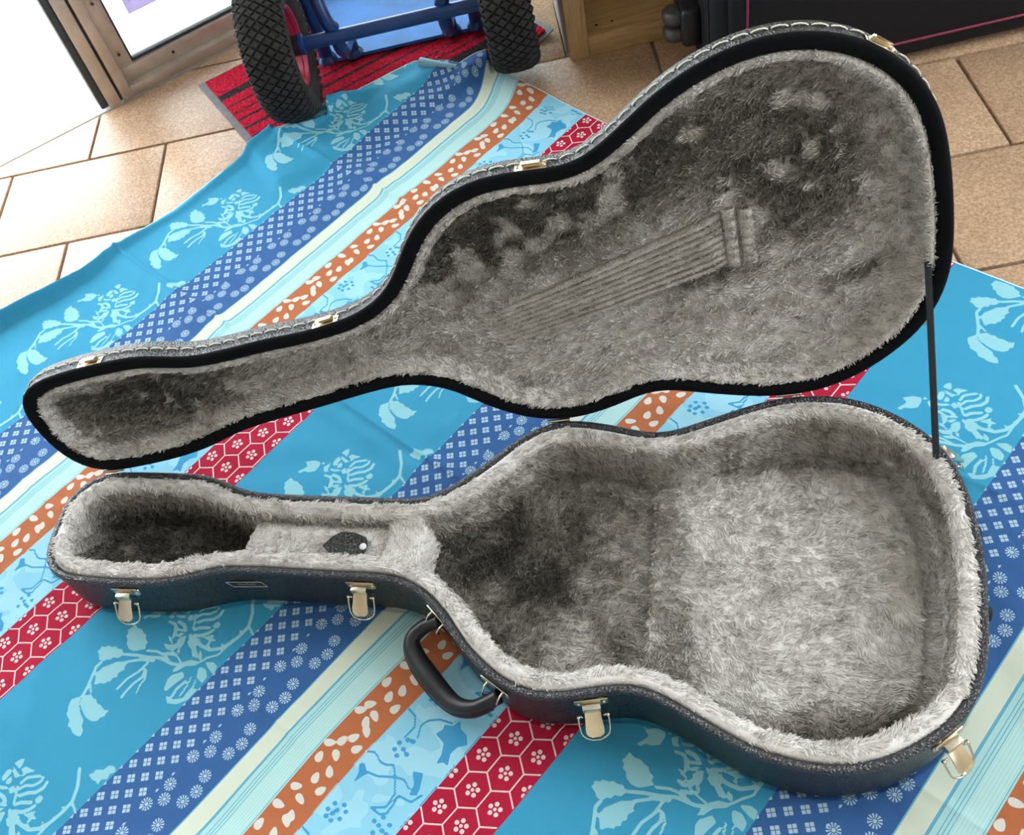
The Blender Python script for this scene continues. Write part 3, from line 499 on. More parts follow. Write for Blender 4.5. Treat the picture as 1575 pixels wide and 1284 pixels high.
mesh('rolled_corner', *loft(rr, closed=False), M['cloth_back'], cloth, recalc=False)

# ------------------------------------------------------------------ guitar case
TH = math.radians(99.0); RIM = .09; FL = .012
U3, V3 = A(HU[0], HU[1], 0), A(HV[0], HV[1], 0)
O3 = A(HO[0], HO[1], 0)
W3 = -V3 * math.cos(TH) + ZA * math.sin(TH); N3 = V3 * math.sin(TH) + ZA * math.cos(TH)
LO = O3 + ZA * (RIM + .0015)
B2, L2 = np.array(BASE) / 1e4, np.array(LID) / 1e4
def normals(P):
    t = np.roll(P, -1, 0) - np.roll(P, 1, 0); t /= np.linalg.norm(t, axis=1)[:, None]; n = np.c_[t[:, 1], -t[:, 0]]
    for _ in range(2): n = np.roll(n, 1, 0) + 2 * n + np.roll(n, -1, 0); n /= np.linalg.norm(n, axis=1)[:, None]
    return n
def inset(P, d):
    Q = P.copy(); k = max(1, int(abs(d) / .006))
    for _ in range(k):
        Q = Q - normals(Q) * d / k
        if k > 1: Q = (np.roll(Q, 1, 0) + 6 * Q + np.roll(Q, -1, 0)) / 8
    if d > .015:                                   # drop the loops that an inset makes at tight corners
        a, b = P, np.roll(P, -1, 0); ab = b - a; w = Q[:, None] - a[None]
        t = np.clip((w * ab[None]).sum(-1) / (ab * ab).sum(-1)[None], 0, 1); dist = np.linalg.norm(w - t[..., None] * ab[None], axis=-1).min(1)
        ok = np.nonzero(dist > .93 * d)[0]; n = len(Q)
        if len(ok) < n:
            xs = np.r_[ok[-1] - n, ok, ok[0] + n]; Q = np.c_[np.interp(np.arange(n), xs, Q[xs % n, 0]), np.interp(np.arange(n), xs, Q[xs % n, 1])]
    return Q
def bring(d, z, P=B2): Q = inset(P, d) if d else P; return O3 + Q[:, :1] * U3 + Q[:, 1:] * V3 + z * ZA
def lring(d, q, P=L2): Q = inset(P, d) if d else P; return LO + Q[:, :1] * U3 + Q[:, 1:] * W3 + q * N3
def bp(u, v, z): return O3 + u * U3 + v * V3 + z * ZA
def lp(u, w, q): return LO + u * U3 + w * W3 + q * N3
case = empty('guitar_case', bp(.5, -.2, .004), 'open black hardshell guitar case lined with grey plush, lying on the striped tablecloth', 'guitar case')
# base
base = mesh('base_shell', *loft([bring(.012, .004), bring(.005, .0055), bring(.0012, .010), bring(0, .018), bring(0, .050), bring(0, .083), bring(.003, .0845), bring(.009, .0845), bring(.010, .078)], True), M['tolex'], case, sharp=50)
mesh('rim_binding', *loft([bring(-.0006, .0800), bring(-.0016, .0835), bring(-.0008, .0880), bring(.0018, .0902), bring(.0052, .0900), bring(.0078, .0880), bring(.0092, .0835)]), M['tolex_rim'], base)
# fur sampling
def sample(V, F, dens):
    V = np.asarray(V, float); T = []
    for f in F:
        for i in range(1, len(f) - 1): T.append((f[0], f[i], f[i + 1]))
    T = np.array(T); a, b, c = V[T[:, 0]], V[T[:, 1]], V[T[:, 2]]
    n = np.cross(b - a, c - a); ar = np.linalg.norm(n, axis=1) / 2; n = n / (2 * ar[:, None] + 1e-12)
    k = int(ar.sum() * dens); w = rng.choice(len(T), k, p=ar / ar.sum()); r1 = np.sqrt(rng.random(k)); r2 = rng.random(k)
    return a[w] * (1 - r1)[:, None] + b[w] * (r1 * (1 - r2))[:, None] + c[w] * (r1 * r2)[:, None], n[w]
def set_nap_shade(o, vals):
    at = o.data.attributes.new('nap', 'FLOAT', 'POINT'); at.data.foreach_set('value', np.asarray(vals, np.float32))
def fur(name, parent, P, Nn, nap, length, lean, rad=.0005, lenv=.45):
    k = len(P); o0 = WL[parent.name]
    u_, v_ = (P - O3) @ U3, (P - O3) @ V3 + P[:, 2]
    tuft = np.stack([fbm(u_ * 130 + 7, v_ * 130, 101 + i, 2) - .5 for i in range(3)], 1)
    jit = rng.normal(0, .22, (k, 3)) + tuft * 3.0; nap = np.clip(nap + (fbm(u_ * 190, v_ * 190 + 5, 131, 2) - .5) * .55 + rng.normal(0, .10, k), 0, 1); d = Nn * (.30 + .8 * (1 - nap))[:, None] + lean * (.25 + .75 * nap)[:, None] + jit * .55
    d /= np.linalg.norm(d, axis=1)[:, None]; L = length * (1 - lenv * rng.random(k)); L = L[:, None]
    mid = P + d * L * .55 + Nn * L * .12; tip = P + d * L + tuft * .002
    pts = np.stack([P - Nn * .0004, mid, tip], 1).reshape(-1, 3) - o0
    cu_ = bpy.data.hair_curves.new(name); cu_.add_curves([3] * k)
    cu_.attributes['position'].data.foreach_set('vector', pts.ravel().astype(np.float32))
    ra = cu_.attributes.new('radius', 'FLOAT', 'POINT') if 'radius' not in cu_.attributes else cu_.attributes['radius']
    ra.data.foreach_set('value', np.tile([rad, rad * .9, rad * .35], k).astype(np.float32))
    na = cu_.attributes.new('nap', 'FLOAT', 'CURVE'); na.data.foreach_set('value', nap.astype(np.float32))
    cu_.materials.append(M['fur']); o = bpy.data.objects.new(name, cu_); finish(o, parent, o0); o['kind'] = 'stuff'; return o
def uvz(P):
    d = np.asarray(P) - O3; return d @ U3, d @ V3, d[:, 2]
def uwq(P):
    d = np.asarray(P) - LO; return d @ U3, d @ W3, d @ N3
def blob(u, v, cu, cv, ru, rv, ang=0):
    c, s = math.cos(ang), math.sin(ang); x = ((u - cu) * c + (v - cv) * s) / ru; y = (-(u - cu) * s + (v - cv) * c) / rv
    return np.exp(-(x * x + y * y))
def nap_shade_base(P):  # pile lean, plus shade and light painted into the base plush
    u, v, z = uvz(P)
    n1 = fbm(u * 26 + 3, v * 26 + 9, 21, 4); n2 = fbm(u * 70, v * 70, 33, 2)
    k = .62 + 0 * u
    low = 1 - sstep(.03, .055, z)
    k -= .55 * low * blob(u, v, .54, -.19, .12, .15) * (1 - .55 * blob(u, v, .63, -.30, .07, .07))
    k -= .45 * (1 - sstep(.03, .08, z)) * (1 - sstep(.18, .22, u))  # headstock well darkened in colour for the shade in it
    k -= .40 * low * blob(u, v, .90, -.385, .14, .022, .05)  # shade along both pad edges painted into the pile colour
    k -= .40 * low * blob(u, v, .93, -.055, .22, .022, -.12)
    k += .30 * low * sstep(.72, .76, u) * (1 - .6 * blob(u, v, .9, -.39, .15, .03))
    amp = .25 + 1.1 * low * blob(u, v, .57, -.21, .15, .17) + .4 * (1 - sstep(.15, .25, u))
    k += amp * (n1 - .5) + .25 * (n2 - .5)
    k += .42 * sstep(.08, .088, z)  # upward-facing lip painted brighter, as if catching the light
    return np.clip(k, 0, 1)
def nap_shade_lid(P):  # pile lean, plus shade and light painted into the lid plush
    u, w, q = uwq(P)
    n1 = fbm(u * 34 + 11, w * 40 + 4, 41, 4); n2 = fbm(u * 60, w * 60, 53, 2); n3 = fbm(u * 7 + w * 6, w * 26 - u * 9, 61, 3)
    k = .74 + .1 * sstep(.4, .95, u); deep = sstep(.012, .024, q)  # lighter toward the lit right end, painted in
    big = blob(u, w, .66, .30, .22, .06, .36) + blob(u, w, .90, .29, .075, .085, .2) * .85 + blob(u, w, .08, .10, .16, .075) * .7  # painted shade: dark pile patches and the shaded headstock end
    k -= deep * .75 * np.minimum(big * 1.5, 1) * sstep(.44, .52, n1 * .62 + n3 * .38 + .04)
    k += deep * .5 * np.minimum(big, 1) * (n3 - .42)
    k -= deep * .55 * blob(u, w, .965, .155, .035, .012, .35)
    k -= deep * .5 * blob(u, w, .80, .175, .06, .014, .1)
    k += .35 * (n1 - .5) * deep + .22 * (n2 - .5)
    return np.clip(k, 0, 1)
def lining(name, parent, VF, nap, dens, length, leanv, rad=.0005, skip=None):
    V, F = VF; V = np.asarray(V); o = mesh(name, V, F, M['fur_base'], parent, recalc=False)
    me_ = o.data; wv = np.empty(len(me_.vertices) * 3); me_.vertices.foreach_get('co', wv); wv = wv.reshape(-1, 3) + WL[o.name]; set_nap_shade(o, nap(wv))
    P, Nn = sample(V, F, dens)
    if skip: kp = ~skip(P); P, Nn = P[kp], Nn[kp]
    Nn = np.where(((INSIDE(P) - P) * Nn).sum(1)[:, None] < 0, -Nn, Nn)
    nv_ = nap(P); lean = leanv(P); lean = lean - Nn * (lean * Nn).sum(1)[:, None]
    ln = np.linalg.norm(lean, axis=1)[:, None]; lean = lean / (ln + 1e-6)
    fur(name + '_pile', o, P, Nn, nv_, length, lean, rad); return o
def ang_field(P, base, x, y, s1, amp=1.2):
    u = (P - O3) @ x; v = (P - O3) @ y; a = base + amp * (fbm(u * 14, v * 14, s1, 2) - .5) * 3; return np.cos(a)[:, None] * x + np.sin(a)[:, None] * y
lean_b = lambda P: ang_field(P, -.4, U3, V3, 71)
DENS = 240000
wall_rings = [bring(.0088, .083), bring(.0105, .0895), bring(.0145, .0925), bring(.0195, .0925), bring(.0245, .0895), bring(.0275, .083), bring(.0285, .070), bring(.029, .045), bring(.0295, .024), bring(.031, FL + .002)]
def subdiv_rings(R_): 
    out = []
    for a, b in zip(R_[:-1], R_[1:]): out += [a, (a + b) / 2]
    return out + [R_[-1]]
def cent(P):
    u, v, z = uvz(P); j = np.argmin((u[:, None] - AXU[None]) ** 2, 1); return O3 + u[:, None] * U3 + AXV[j][:, None] * V3 + .16 * ZA
AXU = np.linspace(-.03, 1.02, 60)
AXV = []
R0 = inset(B2, .02)
for uu in AXU:
    nb = np.argsort(np.abs(R0[:, 0] - uu))[:8]; AXV.append((R0[nb, 1].min() + R0[nb, 1].max()) / 2)
AXV = np.array(AXV); INSIDE = cent
lining('lining_wall', base, loft(subdiv_rings(wall_rings)), nap_shade_base, DENS, .0085, lean_b)
def gridfill(P2, step, to3, edge=None):
    # polygon filled with a regular triangle grid (so that the pile colour can vary over it)
    n = len(P2); nx = np.roll(P2, -1, 0)
    gx, gy = np.meshgrid(np.arange(P2[:, 0].min(), P2[:, 0].max(), step), np.arange(P2[:, 1].min(), P2[:, 1].max(), step)); G = np.c_[gx.ravel(), gy.ravel()] + rng.random((gx.size, 2)) * step * .2
    a, b = P2[None], nx[None]; y = G[:, 1:2]
    cr = ((a[..., 1] > y) != (b[..., 1] > y)) & (G[:, :1] < (b[..., 0] - a[..., 0]) * (y - a[..., 1]) / (b[..., 1] - a[..., 1] + 1e-12) + a[..., 0])
    dmin = np.hypot(G[:, None, 0] - P2[None, :, 0], G[:, None, 1] - P2[None, :, 1]).min(1)
    G = G[(cr.sum(1) % 2 == 1) & (dmin > step * .5)]
    v, _, f, *_ = mathutils.geometry.delaunay_2d_cdt([Vector(p) for p in np.vstack([P2, G])], [(i, (i + 1) % n) for i in range(n)], [], 1, 1e-7)
    V = np.array([p[:] for p in v]); return to3(V[:, 0], V[:, 1]), [list(t) for t in f]
def bflat(z): return lambda u, v: O3 + u[:, None] * U3 + v[:, None] * V3 + z * ZA
lining('lining_floor', base, gridfill(inset(B2, .0305), .012, bflat(FL)), nap_shade_base, DENS, .009, lean_b)
def clip2(P, a, b):     # keep left of a->b
    a, b = A(*a), A(*b); d = b - a; n = A(d[1], -d[0]); return np.array(clip_poly(list(P), n, n @ a))
pad = clip2(inset(B2, .052), (.715, -.08), (.679, -.316)) if True else None
if pad[:, 0].mean() < .7: pad = clip2(inset(B2, .052), (.679, -.316), (.715, -.08))
def resamp(P, n):
    Q = np.vstack([P, P[:1]]); d = np.r_[0, np.cumsum(np.linalg.norm(np.diff(Q, axis=0), axis=1))]; t = np.linspace(0, d[-1], n, endpoint=False)
    return np.c_[np.interp(t, d, Q[:, 0]), np.interp(t, d, Q[:, 1])]
pad = resamp(pad, 120); pad = (np.roll(pad, 1, 0) + 2 * pad + np.roll(pad, -1, 0)) / 4
Vt, Ft = gridfill(inset(pad, .006), .012, bflat(FL + .007))
padm = MB().add(Vt, Ft); padm.add(*loft([bring(0, FL + .001, pad), bring(.0008, FL + .003, pad), bring(.003, FL + .006, pad), bring(.006, FL + .007, pad)]))
lining('body_pad', base, (np.array(padm.V), padm.F), nap_shade_base, DENS, .0085, lean_b)
# accessory box in the neck, with its lid, pull tab and cradle
def vspan(u, d):
    R_ = inset(B2, d); c = []
    for i in range(len(R_)):
        a, b = R_[i], R_[(i + 1) % len(R_)]
        if (a[0] - u) * (b[0] - u) <= 0 and a[0] != b[0]: c.append(a[1] + (b[1] - a[1]) * (u - a[0]) / (b[0] - a[0]))
    return min(c), max(c)
bx = MB(); us = np.linspace(.205, .405, 12); ts = np.linspace(0, 1, 10); Vg = []
for u in us:
    lo, hi = vspan(u, .020)
    for t in ts:
        k = min(1, (u - .205) / .012); zz = .064 + .006 * math.sqrt(max(0, k)) - .004 * (2 * t - 1) ** 2
        Vg.append(bp(u - .022 * t + .008, hi + (lo - hi) * t, zz))
Fg = [(i * 10 + j, (i + 1) * 10 + j, (i + 1) * 10 + j + 1, i * 10 + j + 1) for i in range(11) for j in range(9)]
nV = len(Vg); Vg += [p - ZA * (p[2] - FL) for p in Vg[:10]]; Fg += [(j, j + 1, nV + j + 1, nV + j) for j in range(9)]
nap_shade_box = lambda P: np.clip(nap_shade_base(P + ZA * .03) + .1 - .3 * sstep(-.095, -.06, uvz(P)[1]), 0, 1)
lining('accessory_box_lid', base, (np.array(Vg), Fg), nap_shade_box, DENS, .0055, lambda P: ang_field(P, .3, U3, V3, 5, .6))
Vg = []; nu, nt = 14, 22; bu = np.linspace(0, 1, nu)
for a in bu:
    u = .378 + .052 * a; lo, hi = vspan(u, .014)
    for t in np.linspace(0, 1, nt):
        s_ = abs(2 * t - 1); top = .076 + .018 * s_ ** 2
        edge = (1 - abs(2 * a - 1) ** 7) ** .5 if 0 < a < 1 else 0
        Vg.append(bp(u - .018 * t + .012, hi + (lo - hi) * t, FL + (top - FL) * (.35 + .65 * edge) if 0 < a < 1 else FL + .01))
Fg = [(i * nt + j, (i + 1) * nt + j, (i + 1) * nt + j + 1, i * nt + j + 1) for i in range(nu - 1) for j in range(nt - 1)]
lining('neck_cradle', base, (np.array(Vg), Fg), lambda P: np.clip(nap_shade_base(P + ZA * .05) + .12, 0, 1), DENS, .0065, lambda P: ang_field(P, 1.5, U3, V3, 6, .8))
tb = [(.3075, -.1405), (.318, -.1300), (.330, -.1245), (.346, -.1275), (.3605, -.1355), (.3635, -.1440), (.361, -.1540), (.347, -.1600), (.330, -.1570), (.316, -.1500)]
tb = np.array(tb); zt = .0785
tab = mesh('pull_tab', *loft([bring(0, zt - .002, tb), bring(0, zt + .0005, tb), bring(.0012, zt + .0015, tb)], True, True), M['tolex'], base, sharp=60)
MB().add(*lathe([(-.001, .0045), (.0012, .0043), (.0024, .003), (.0028, .0001)], bp(.3585, -.1475, zt + .0015), ZA, 20)).build('snap', M['snap'], base)

# lid
SD = .026
lid = mesh('lid_shell', *loft([lring(.010, .004), lring(.009, .0), lring(.0025, .0), lring(.0005, .002), lring(0, .006), lring(0, SD), lring(.0008, SD + .006), lring(.004, SD + .012), lring(.010, SD + .0165), lring(.020, SD + .0195), lring(.032, SD + .0205)], False, True), M['tolex'], case, sharp=60)
mesh('rim_band', *loft([lring(-.0005, .0045), lring(-.0012, .0015), lring(.0005, -.0012), lring(.004, -.0022), lring(.0115, -.0018), lring(.0155, .001), lring(.0168, .008)]), M['velvet'], lid)
mesh('side_piping', *loft([lring(-.0002, SD - .0075), lring(-.0012, SD - .0065), lring(-.0014, SD - .004), lring(-.0012, SD - .0015), lring(-.0002, SD - .0005)]), M['tolex_rim'], lid)
INSIDE = lambda P: P - .2 * N3
lid_rings = [lring(.0160, .006), lring(.0180, .0022), lring(.0205, .0010), lring(.0235, .003), lring(.0262, .009), lring(.028, .016), lring(.031, .023), lring(.036, .026)]
lean_l = lambda P: ang_field(P, 2.6, U3, W3, 91)
lining('lining_wall', lid, loft(subdiv_rings(lid_rings)), nap_shade_lid, DENS * 1.2, .0058, lean_l)
def lflat(q): return lambda u, w: LO + u[:, None] * U3 + w[:, None] * W3 + q * N3

# print of the strings and the bridge pressed into the lid plush
nr = 8
sA, sB = (A(.500, .145), A(.815, .258)), (A(.512, .098), A(.822, .190))
imp = MB(); Vg = []; na, nb_ = 40, nr * 6 + 1
for i in range(na):
    a = i / (na - 1); p0 = sA[0] + (sA[1] - sA[0]) * a; p1 = sB[0] + (sB[1] - sB[0]) * a
    for j in range(nb_):
        b = j / (nb_ - 1); p = p0 + (p1 - p0) * b; hh = .0062 * min(1, a * 1.6 + .05) * min(1, (1 - a) * 14 + .2) * abs(math.sin(b * nr * math.pi)) ** .55
        Vg.append(lp(p[0], p[1], .0275 - .005 * min(1, a * 3) - hh))
Fg = [(i * nb_ + j, (i + 1) * nb_ + j, (i + 1) * nb_ + j + 1, i * nb_ + j + 1) for i in range(na - 1) for j in range(nb_ - 1)]
def str_ab(u, w):
    d0 = (sA[0] + sB[0]) / 2; d1 = (sA[1] + sB[1]) / 2; ax_ = d1 - d0; a = ((u - d0[0]) * ax_[0] + (w - d0[1]) * ax_[1]) / (ax_ @ ax_)
    p0 = sA[0][None] + (sA[1] - sA[0])[None] * a[:, None]; p1 = sB[0][None] + (sB[1] - sB[0])[None] * a[:, None]; dd = p1 - p0
    return a, ((u - p0[:, 0]) * dd[:, 0] + (w - p0[:, 1]) * dd[:, 1]) / (dd ** 2).sum(1)
def groove_shade(P): a, b = str_ab(*uwq(P)[:2]); return np.clip(1 - np.abs(np.sin(b * nr * math.pi)) * 2.2, 0, 1) * np.clip(a * 2.2, 0, 1)  # grooves between the ridges painted darker, as shade
nap_shade_imprint = lambda P: np.clip(.60 - .5 * groove_shade(P) + .25 * (fbm(uwq(P)[0] * 90, uwq(P)[1] * 90, 3, 2) - .5), 0, 1)
def in_imprint(P): u, w, q_ = uwq(P); a, b = str_ab(u, w); return (a > .25) & (a < 1.10) & (b > .01) & (b < .99)
lining('lining_back', lid, gridfill(inset(L2, .035), .012, lflat(.026)), nap_shade_lid, DENS, .0085, lean_l, skip=in_imprint)
lining('string_imprint', lid, (np.array(Vg), Fg), nap_shade_imprint, DENS * 1.3, .0026, lambda P: ang_field(P, .35, U3, W3, 8, .3), rad=.00036)
for k, (u0, dw) in enumerate(((.824, 0), (.842, .002))):
    pa, pb = A(u0, .262 - dw), A(u0 + .006, .186 + dw); Vg = []; m1, m2 = 43, 9
    for i in range(m1):
        a = i / (m1 - 1); c = pa + (pb - pa) * a; hh = .0072 * (.55 + .45 * abs(math.sin(a * 6 * math.pi)))
        for j in range(m2):
            w = math.pi * j / (m2 - 1); Vg.append(lp(c[0] + .0075 * math.cos(w), c[1], .0245 - hh * math.sin(w)))
    Fg = [(i * m2 + j, (i + 1) * m2 + j, (i + 1) * m2 + j + 1, i * m2 + j + 1) for i in range(m1 - 1) for j in range(m2 - 1)]
    lining('bridge_imprint', lid, (np.array(Vg), Fg), lambda P: np.clip(.62 + .3 * (fbm(uwq(P)[0] * 90, uwq(P)[1] * 90, 3, 2) - .5), 0, 1), DENS * 1.3, .0028, lambda P: ang_field(P, 1.4, U3, W3, 8, .3), rad=.00036)
# stitches around the side of the lid
sv, sf = tube([A(-.0078, 0, -.0004), A(-.005, 0, .0010), A(0, 0, .0016), A(.005, 0, .0010), A(.0078, 0, -.0004)], .00085, 6)
sme = bpy.data.meshes.new('stitch'); sme.from_pydata(sv.tolist(), [], [list(f) for f in sf]); sme.materials.append(M['thread']); sme.polygons.foreach_set('use_smooth', [True] * len(sme.polygons))
Ld = resamp(L2, 150); nL = normals(Ld)
for i in range(150):
    p, n = Ld[i], nL[i]; t3 = unit((Ld[(i + 1) % 150] - Ld[i - 1]) @ np.array([U3, W3])); n3 = n[0] * U3 + n[1] * W3; y3 = np.cross(n3, t3)
    pos = lp(p[0], p[1], SD - .0085) + n3 * .0006
    o = bpy.data.objects.new('stitch', sme); COL.objects.link(o); o.parent = lid
    mt = Matrix(np.array([t3, y3, n3]).T.tolist()).to_4x4(); mt.translation = Vector(pos - WL[lid.name]); o.matrix_basis = mt
# hardware
def wallframe(P2, u, v, axes):
    i = int(np.argmin(np.hypot(P2[:, 0] - u, P2[:, 1] - v))); n = normals(P2)[i]; t = A(-n[1], n[0])
    return P2[i], t[0] * axes[0] + t[1] * axes[1], n[0] * axes[0] + n[1] * axes[1]
def latch(u, v, lever=0.0):
    p, t, n = wallframe(B2, u, v, (U3, V3)); c = bp(p[0], p[1], .0755); root = None
    pl = MB(); pl.add(*place(rbox(.036, .0022, .004, .0008), c + n * .0022 + ZA * .0015, t, n, ZA))
    for s in (-1, 1): pl.add(*lathe([(.0002, .0001), (.0016, .0078), (.0002, .0082)], c + t * s * .0105 - ZA * .006, n, 20)); 
    pl.add(*place(rbox(.034, .0016, .014, .0007), c + n * .001 - ZA * .005, t, n, ZA))
    root = pl.build('latch', M['brass'] if lever else M['chrome'], case, sharp=40)
    for s in (-1, 1): MB().add(*lathe([(.0, .0022), (.0012, .0018), (.0016, .0001)], c + t * s * .0135 + n * .0018 - ZA * .007, n, 10)).build('rivet', M['chrome'], root)
    MB().add(*place(rbox(.0195, .0095, .009, .0009), c + n * .0075 - ZA * .0035, t, n, ZA)).build('latch_box', M['chrome'], root, sharp=40)
    d = unit(n * .75 - ZA * .66); nn_ = np.cross(t, d); L = .027
    Vl = []; prof = [(0, .0085), (.3, .0088), (.62, .0098), (.82, .0095), (.93, .0075), (1, .0035)]
    for a, w in prof:
        q = c + n * .0105 - ZA * .0095 + d * L * a + nn_ * (-.0012 * math.sin(a * 3.1))
        Vl += [q - t * w, q - t * w * .5 + nn_ * .0009, q + t * w * .5 + nn_ * .0009, q + t * w]
    top = np.array(Vl).reshape(-1, 4, 3); bot = (top - nn_ * .0018)[:, ::-1]; ringsl = [np.vstack([a, b]) for a, b in zip(top, bot)]
    MB().add(*loft(ringsl, True, True)).build('lever', M['brass'] if lever else M['chrome'], root, sharp=50)
    q = c + n * .0135 - ZA * .0135; dn_ = unit(-ZA * .8 + n * .6)
    lp_ = [q - t * .011, q - t * .0155, q - t * .016 + dn_ * .010, q - t * .0145 + dn_ * .021, q - t * .008 + dn_ * .027, q + dn_ * .0285, q + t * .008 + dn_ * .027, q + t * .0145 + dn_ * .021, q + t * .016 + dn_ * .010, q + t * .0155, q + t * .011]
    MB().add(*tube(spl(lp_, 40), .0012, 8)).build('bail_loop', M['chrome'], root)
    for s in (-1, 1): MB().add(*lathe([(-.0015, .0001), (-.0013, .0024), (.0013, .0024), (.0015, .0001)], q + t * s * .0158, t, 10)).build('pivot_pin', M['chrome'], root)
for u, v, k in ((.0529, -.1693, 0), (.3556, -.1909, 1), (.6273, -.355, 1), (.9685, -.4211, 1), (1.0456, -.0997, 0)): latch(u, v, k)
def catch(u, w):
    p, t, n = wallframe(L2, u, w, (U3, W3)); c = lp(p[0], p[1], .010)
    pl = MB().add(*place(rbox(.034, .0014, .0135, .0006), c + n * .0008, t, n, N3))
    root = pl.build('catch_plate', M['chrome'], lid, sharp=40)
    k = []; prof = [(0, 0), (.0045, .0025), (.0062, .008), (.0058, .0105), (.0045, .0085), (.003, .004), (0, .0035)]
    rings_ = [[c + t * s * .0098 + n * (.001 + a) + N3 * (.0065 - b) for a, b in prof] for s in (-1, 1)]
    V_, F_ = loft(rings_, True, True); MB().add(V_, F_).build('catch_hook', M['brass'], root, sharp=40)
    for s in (-1, 1): MB().add(*lathe([(.0, .0024), (.0012, .002), (.0016, .0001)], c + t * s * .0138 + n * .0014, n, 10)).build('rivet', M['chrome'], root)
for u, w in ((.057, .177), (.354, .191), (.626, .353), (.972, .423), (1.043, .096)): catch(u, w)
for lo_, hi_ in ((-.02, .08), (.5, .7), (.8, 1.0)):
    j_ = [i for i in range(len(B2)) if lo_ < B2[i, 0] < hi_]; u = B2[max(j_, key=lambda i: B2[i, 1]), 0]
    MB().add(*tube([bp(u - .014, .0026, RIM - .0005), bp(u + .014, .0026, RIM - .0005)], .0022, 10)).add(*place(rbox(.028, .0012, .014, .0004), bp(u, .0012, RIM - .012), U3, V3, ZA)).build('hinge', M['chrome'], case, sharp=40)
# carrying handle
for u, v in ((.4529, -.2447), (.5224, -.3353)):
    p, t, n = wallframe(B2, u, v, (U3, V3)); c = bp(p[0], p[1], .066)
    bk = MB().add(*place(rbox(.040, .0022, .010, .001), c + n * .0012, t, n, ZA)).build('handle_bracket', M['chrome'], case, sharp=40)
    for s in (-1, 1):
        MB().add(*tube(spl([c + t * s * .011 + n * .001, c + t * s * .011 + n * .009 - ZA * .002, c + t * s * .010 + n * .014 - ZA * .010, c + t * s * .008 + n * .010 - ZA * .016], 12), .0012, 8)).build('handle_ring', M['chrome'], bk)
hp = spl(np.array([[-.147, .5705, .056], [-.1645, .5731, .05], [-.1803, .5699, .043], [-.1868, .5603, .038], [-.1838, .5406, .034], [-.175, .5183, .033], [-.1639, .4949, .034], [-.1507, .4741, .038], [-.1333, .4625, .044], [-.1164, .4606, .05], [-.100, .4615, .056]]), 60)
tt = np.linspace(-1, 1, len(hp)); hr = .0085 + .0042 * np.exp(-(tt / .42) ** 2)
hand = mesh('handle', *tube(hp, hr, 16), M['plastic'], case)
nr_ = []
for i in range(len(hp)):
    tg = unit(hp[min(i + 1, len(hp) - 1)] - hp[max(i - 1, 0)]); out_ = unit(np.cross(tg, ZA)); out_ = out_ if out_ @ (hp[i] - A(-.10, .52, .04)) > 0 else -out_
    nr_.append(hp[i] + out_ * hr[i] * .93 - ZA * .003)
MB().add(*tube(np.array(nr_[4:-4]), .0022, 8)).build('handle_seam', M['plastic'], hand)
# badge
p, t, n = wallframe(B2, .205, -.166, (U3, V3)); c = bp(p[0], p[1], .058); c = c - .0 * t
if t @ U3 < 0: t = -t
bq = [c + t * a + ZA * b + n * .001 for a, b in ((-.026, .006), (.020, .006), (.026, -.006), (-.020, -.006))]
MB().add(*loft([[x - n * .001 for x in bq], [x + n * .0006 for x in bq]], True, True)).build('badge', M['badge_fill'], case, smooth=False)
bd = bpy.data.objects['badge']
MB().add(*tube(np.array(spl([x + n * .0008 for x in bq], 40, True)) * 0 + np.vstack([np.linspace(bq[i] + n * .0008, bq[(i + 1) % 4] + n * .0008, 10, endpoint=False) for i in range(4)]), .0006, 6, closed=True)).build('badge_border', M['chrome'], bd)
sc = [c + t * (-.012 + .024 * i / 44) + ZA * (.0018 * math.sin(i * .9) + .0008 * math.sin(i * .37)) + n * .0018 for i in range(45)]
MB().add(*tube(np.array(sc), .0003, 5)).build('badge_script', M['alu'], bd)
# rubber feet on the end, stay strap
for u, v in ((1.0637, -.1962), (1.047, -.2908)):
    p, t, n = wallframe(B2, u, v, (U3, V3)); MB().add(*lathe([(-.001, .0085), (.007, .0078), (.0085, .006), (.0088, .0001)], bp(p[0], p[1], .062), n, 20)).build('foot', M['rubber'], case, sharp=50)
s0, s1 = lp(1.033, .186, .010), bp(1.030, -.128, .078)
sp_ = [s0 + N3 * .006, s0] + [s0 + (s1 - s0) * a for a in (.02, .25, .5, .75, .98)] + [s1 - ZA * .012]
w_ = unit(np.cross(unit(s1 - s0), unit(A(0, 0, 1.1) - (s0 + s1) / 2)))
MB().add(*loft([[p_ - w_ * .0032, p_ + w_ * .0032, p_ + w_ * .0032 + U3 * .001, p_ - w_ * .0032 + U3 * .001] for p_ in sp_], True, True)).build('stay_strap', M['strap'], case, sharp=40)
